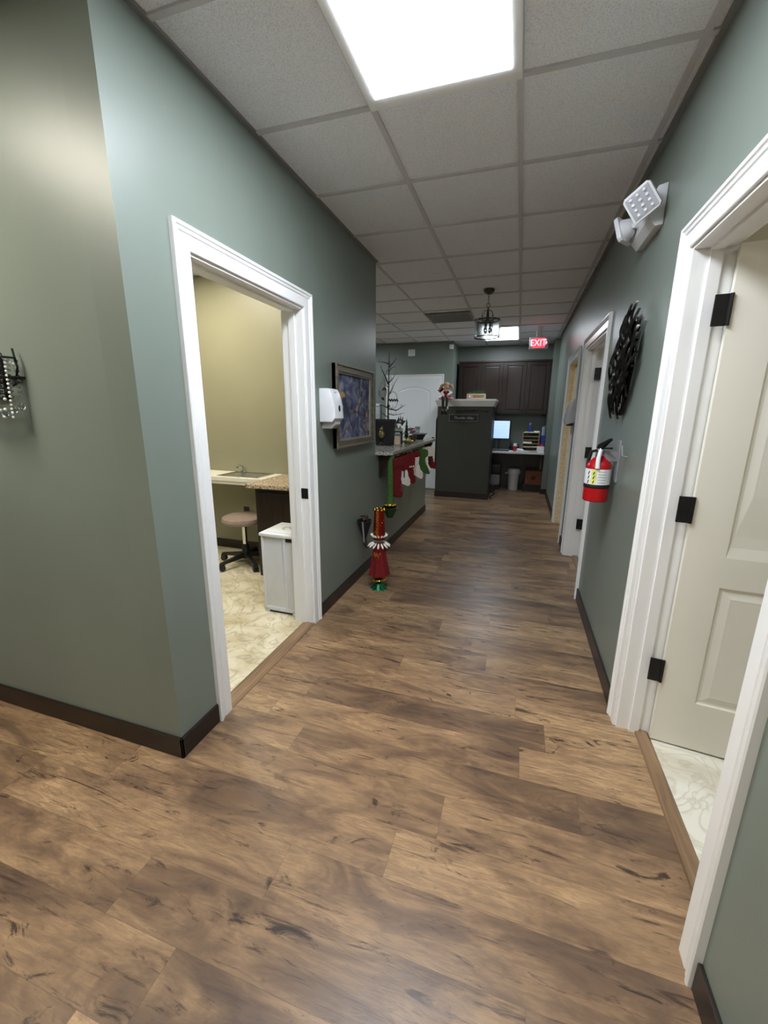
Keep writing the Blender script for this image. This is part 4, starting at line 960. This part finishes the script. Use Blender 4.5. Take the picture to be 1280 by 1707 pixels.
stocking(5.12, .75, .16, .33, .08, 'greenf', 'greenf', 'green stocking with white edging hanging past the middle of the ledge', .10, ex_trim, 1.0)
stocking(5.55, .6, .15, .36, .06, 'redf', 'whitef', 'red and black plaid stocking with white cuff at the far end', .12, ex_plaid, .4)

o = thing('green_bell_ornament', 'long green felt ornament with gold bells and green cup hanging from the ledge front', 'ornament', (-1.175, 3.84, .50))
MB().tube([(.01, .03, .585), (0, 0, .52), (0, 0, .40), (.004, 0, .26), (.0, 0, .15), (.0, 0, .10)], [.010, .024, .028, .026, .033, .045], 14).build('felt_tube', M['greenf'], o, True)
b = MB().lathe([(.05, .075), (.056, .09), (.05, .105), (.042, .09), (.05, .075)], n=24)
for k in range(9): b.ball((.052 * math.cos(k * .7), .052 * math.sin(k * .7), .09), .013, seg=8)
b.build('bell_ring', M['gold'], o, True)
MB().lathe([(0, -.04), (.032, -.04), (.04, -.02), (.082, .065), (.076, .068), (.03, -.02), (0, -.03)], n=24).build('cup', M['dgreen'], o, True)

o = thing('wall_cone_basket', 'small black cone basket with ribbon on the left wall beside the red figure', 'wall basket', (XL + .072, 3.27, .40))
MB().lathe([(0, .0), (.018, .0), (.045, .09), (.068, .165), (.062, .168), (.03, .06), (0, .03)], n=20).build('cone', M['blackp'], o, True)
MB().tube([(0, 0, .01), (.0, -.02, -.04), (.015, .015, -.09), (.03, .04, -.105)], [.007, .006, .006, .003], 6).tube([(0, 0, .01), (.01, .02, -.03), (.005, .02, -.07)], .005, 6).build('ribbon_tail', M['blackp'], o)
MB().box(-.006, .006, -.068, -.06, .0, .19, T=at(.02, 0, 0, .18)).build('ribbon', M['gray'], o)
b = MB().ball((0, 0, .18), .032, (1, 1, 1.1))
for k in range(14): b.ball((.026 * math.cos(k * 2.4), .026 * math.sin(k * 2.4), .165 + k * .0035), .009, seg=6)
b.build('pine_cone', M['bronze'], o, True)

o = thing('red_ornament_figure', 'standing red and gold glitter figure with white bead collars by the left wall', 'holiday figure', (-1.055, 3.15, 0))
b = MB()
for k in range(9):
    a = 2 * PI * k / 9
    b.prism([(0, 0), (.035, .004), (.075, .0), (.055, .02), (.03, .05), (0, .055)], .022, 'XZ', -.011, .002, T=rotz(a) @ Matrix.Rotation(.0, 4, 'Y'))
b.build('foil_leaf_base', M['emerald'], o)
b = MB().lathe([(.04, .075), (.052, .085), (.04, .10), (0, .10), (0, .075)], n=20)
for k in range(8): b.ball((.052 * math.cos(k * .785), .052 * math.sin(k * .785), .088), .014, seg=8)
b.build('gold_bells', M['gold'], o, True)
MB().tube([(0, 0, .06), (.01, 0, .12), (-.0, 0, .17)], [.012, .010, .014], 8).build('stem', M['redglit'], o)
b = MB(); n = 36; prof = [(.09, .135), (.085, .15), (.068, .24), (.055, .33), (.045, .40), (0, .41)]
rings = []
for r_, z in prof:
    rings.append([b.bm.verts.new((r_ * (1 + .10 * math.sin(7 * t_)) * math.cos(t_), r_ * (1 + .10 * math.sin(7 * t_)) * math.sin(t_), z)) for t_ in [2 * PI * k / n for k in range(n)]])
for A, B_ in zip(rings, rings[1:]):
    for k in range(n): b.bm.faces.new((A[k], A[(k + 1) % n], B_[(k + 1) % n], B_[k]))
b.build('red_skirt', M['redf'], o, True)
b = MB()
for k in range(5): b.ball((.012 * (k - 2), -.062 + .004 * abs(k - 2), .325 - .018 * (k % 2)), .015, (.6, .6, 1.3), seg=8)
b.build('gold_cluster', M['amber'], o, True)
for zc, rr_, tilt, nm in ((.475, .052, .10, 'upper_bead_collar'), (.415, .055, -.75, 'lower_bead_collar')):
    b = MB()
    for k in range(14):
        a = 2 * PI * k / 14
        T = Matrix.Translation((0, 0, zc)) @ rotz(a) @ Matrix.Translation((rr_, 0, 0)) @ Matrix.Rotation(.9 if tilt > 0 else -1.0 + PI, 4, 'Y')
        b.ball((0, 0, .008 if tilt > 0 else .020), .0095, (.9, .9, 2.3 if tilt > 0 else 3.3), T=T, seg=8)
    b.build(nm, M['bead'], o, True)
MB().lathe([(0, .44), (.052, .45), (.05, .54), (.046, .62), (.043, .70), (0, .70)], n=20).build('glitter_column', M['redglit'], o, True)
MB().box(-.012, .012, -.054, -.044, .47, .70, .003).build('gold_strip', M['amber'], o)
b = MB()
for k in range(8): b.ball((.042 * math.cos(k * .785), .042 * math.sin(k * .785), .705), .012, seg=8)
for k in range(9): b.ball((.048 * math.cos(4 + k * .3), .048 * math.sin(4 + k * .3), .50 + .02 * k), .005, seg=6)
b.build('gold_studs', M['gold'], o, True)
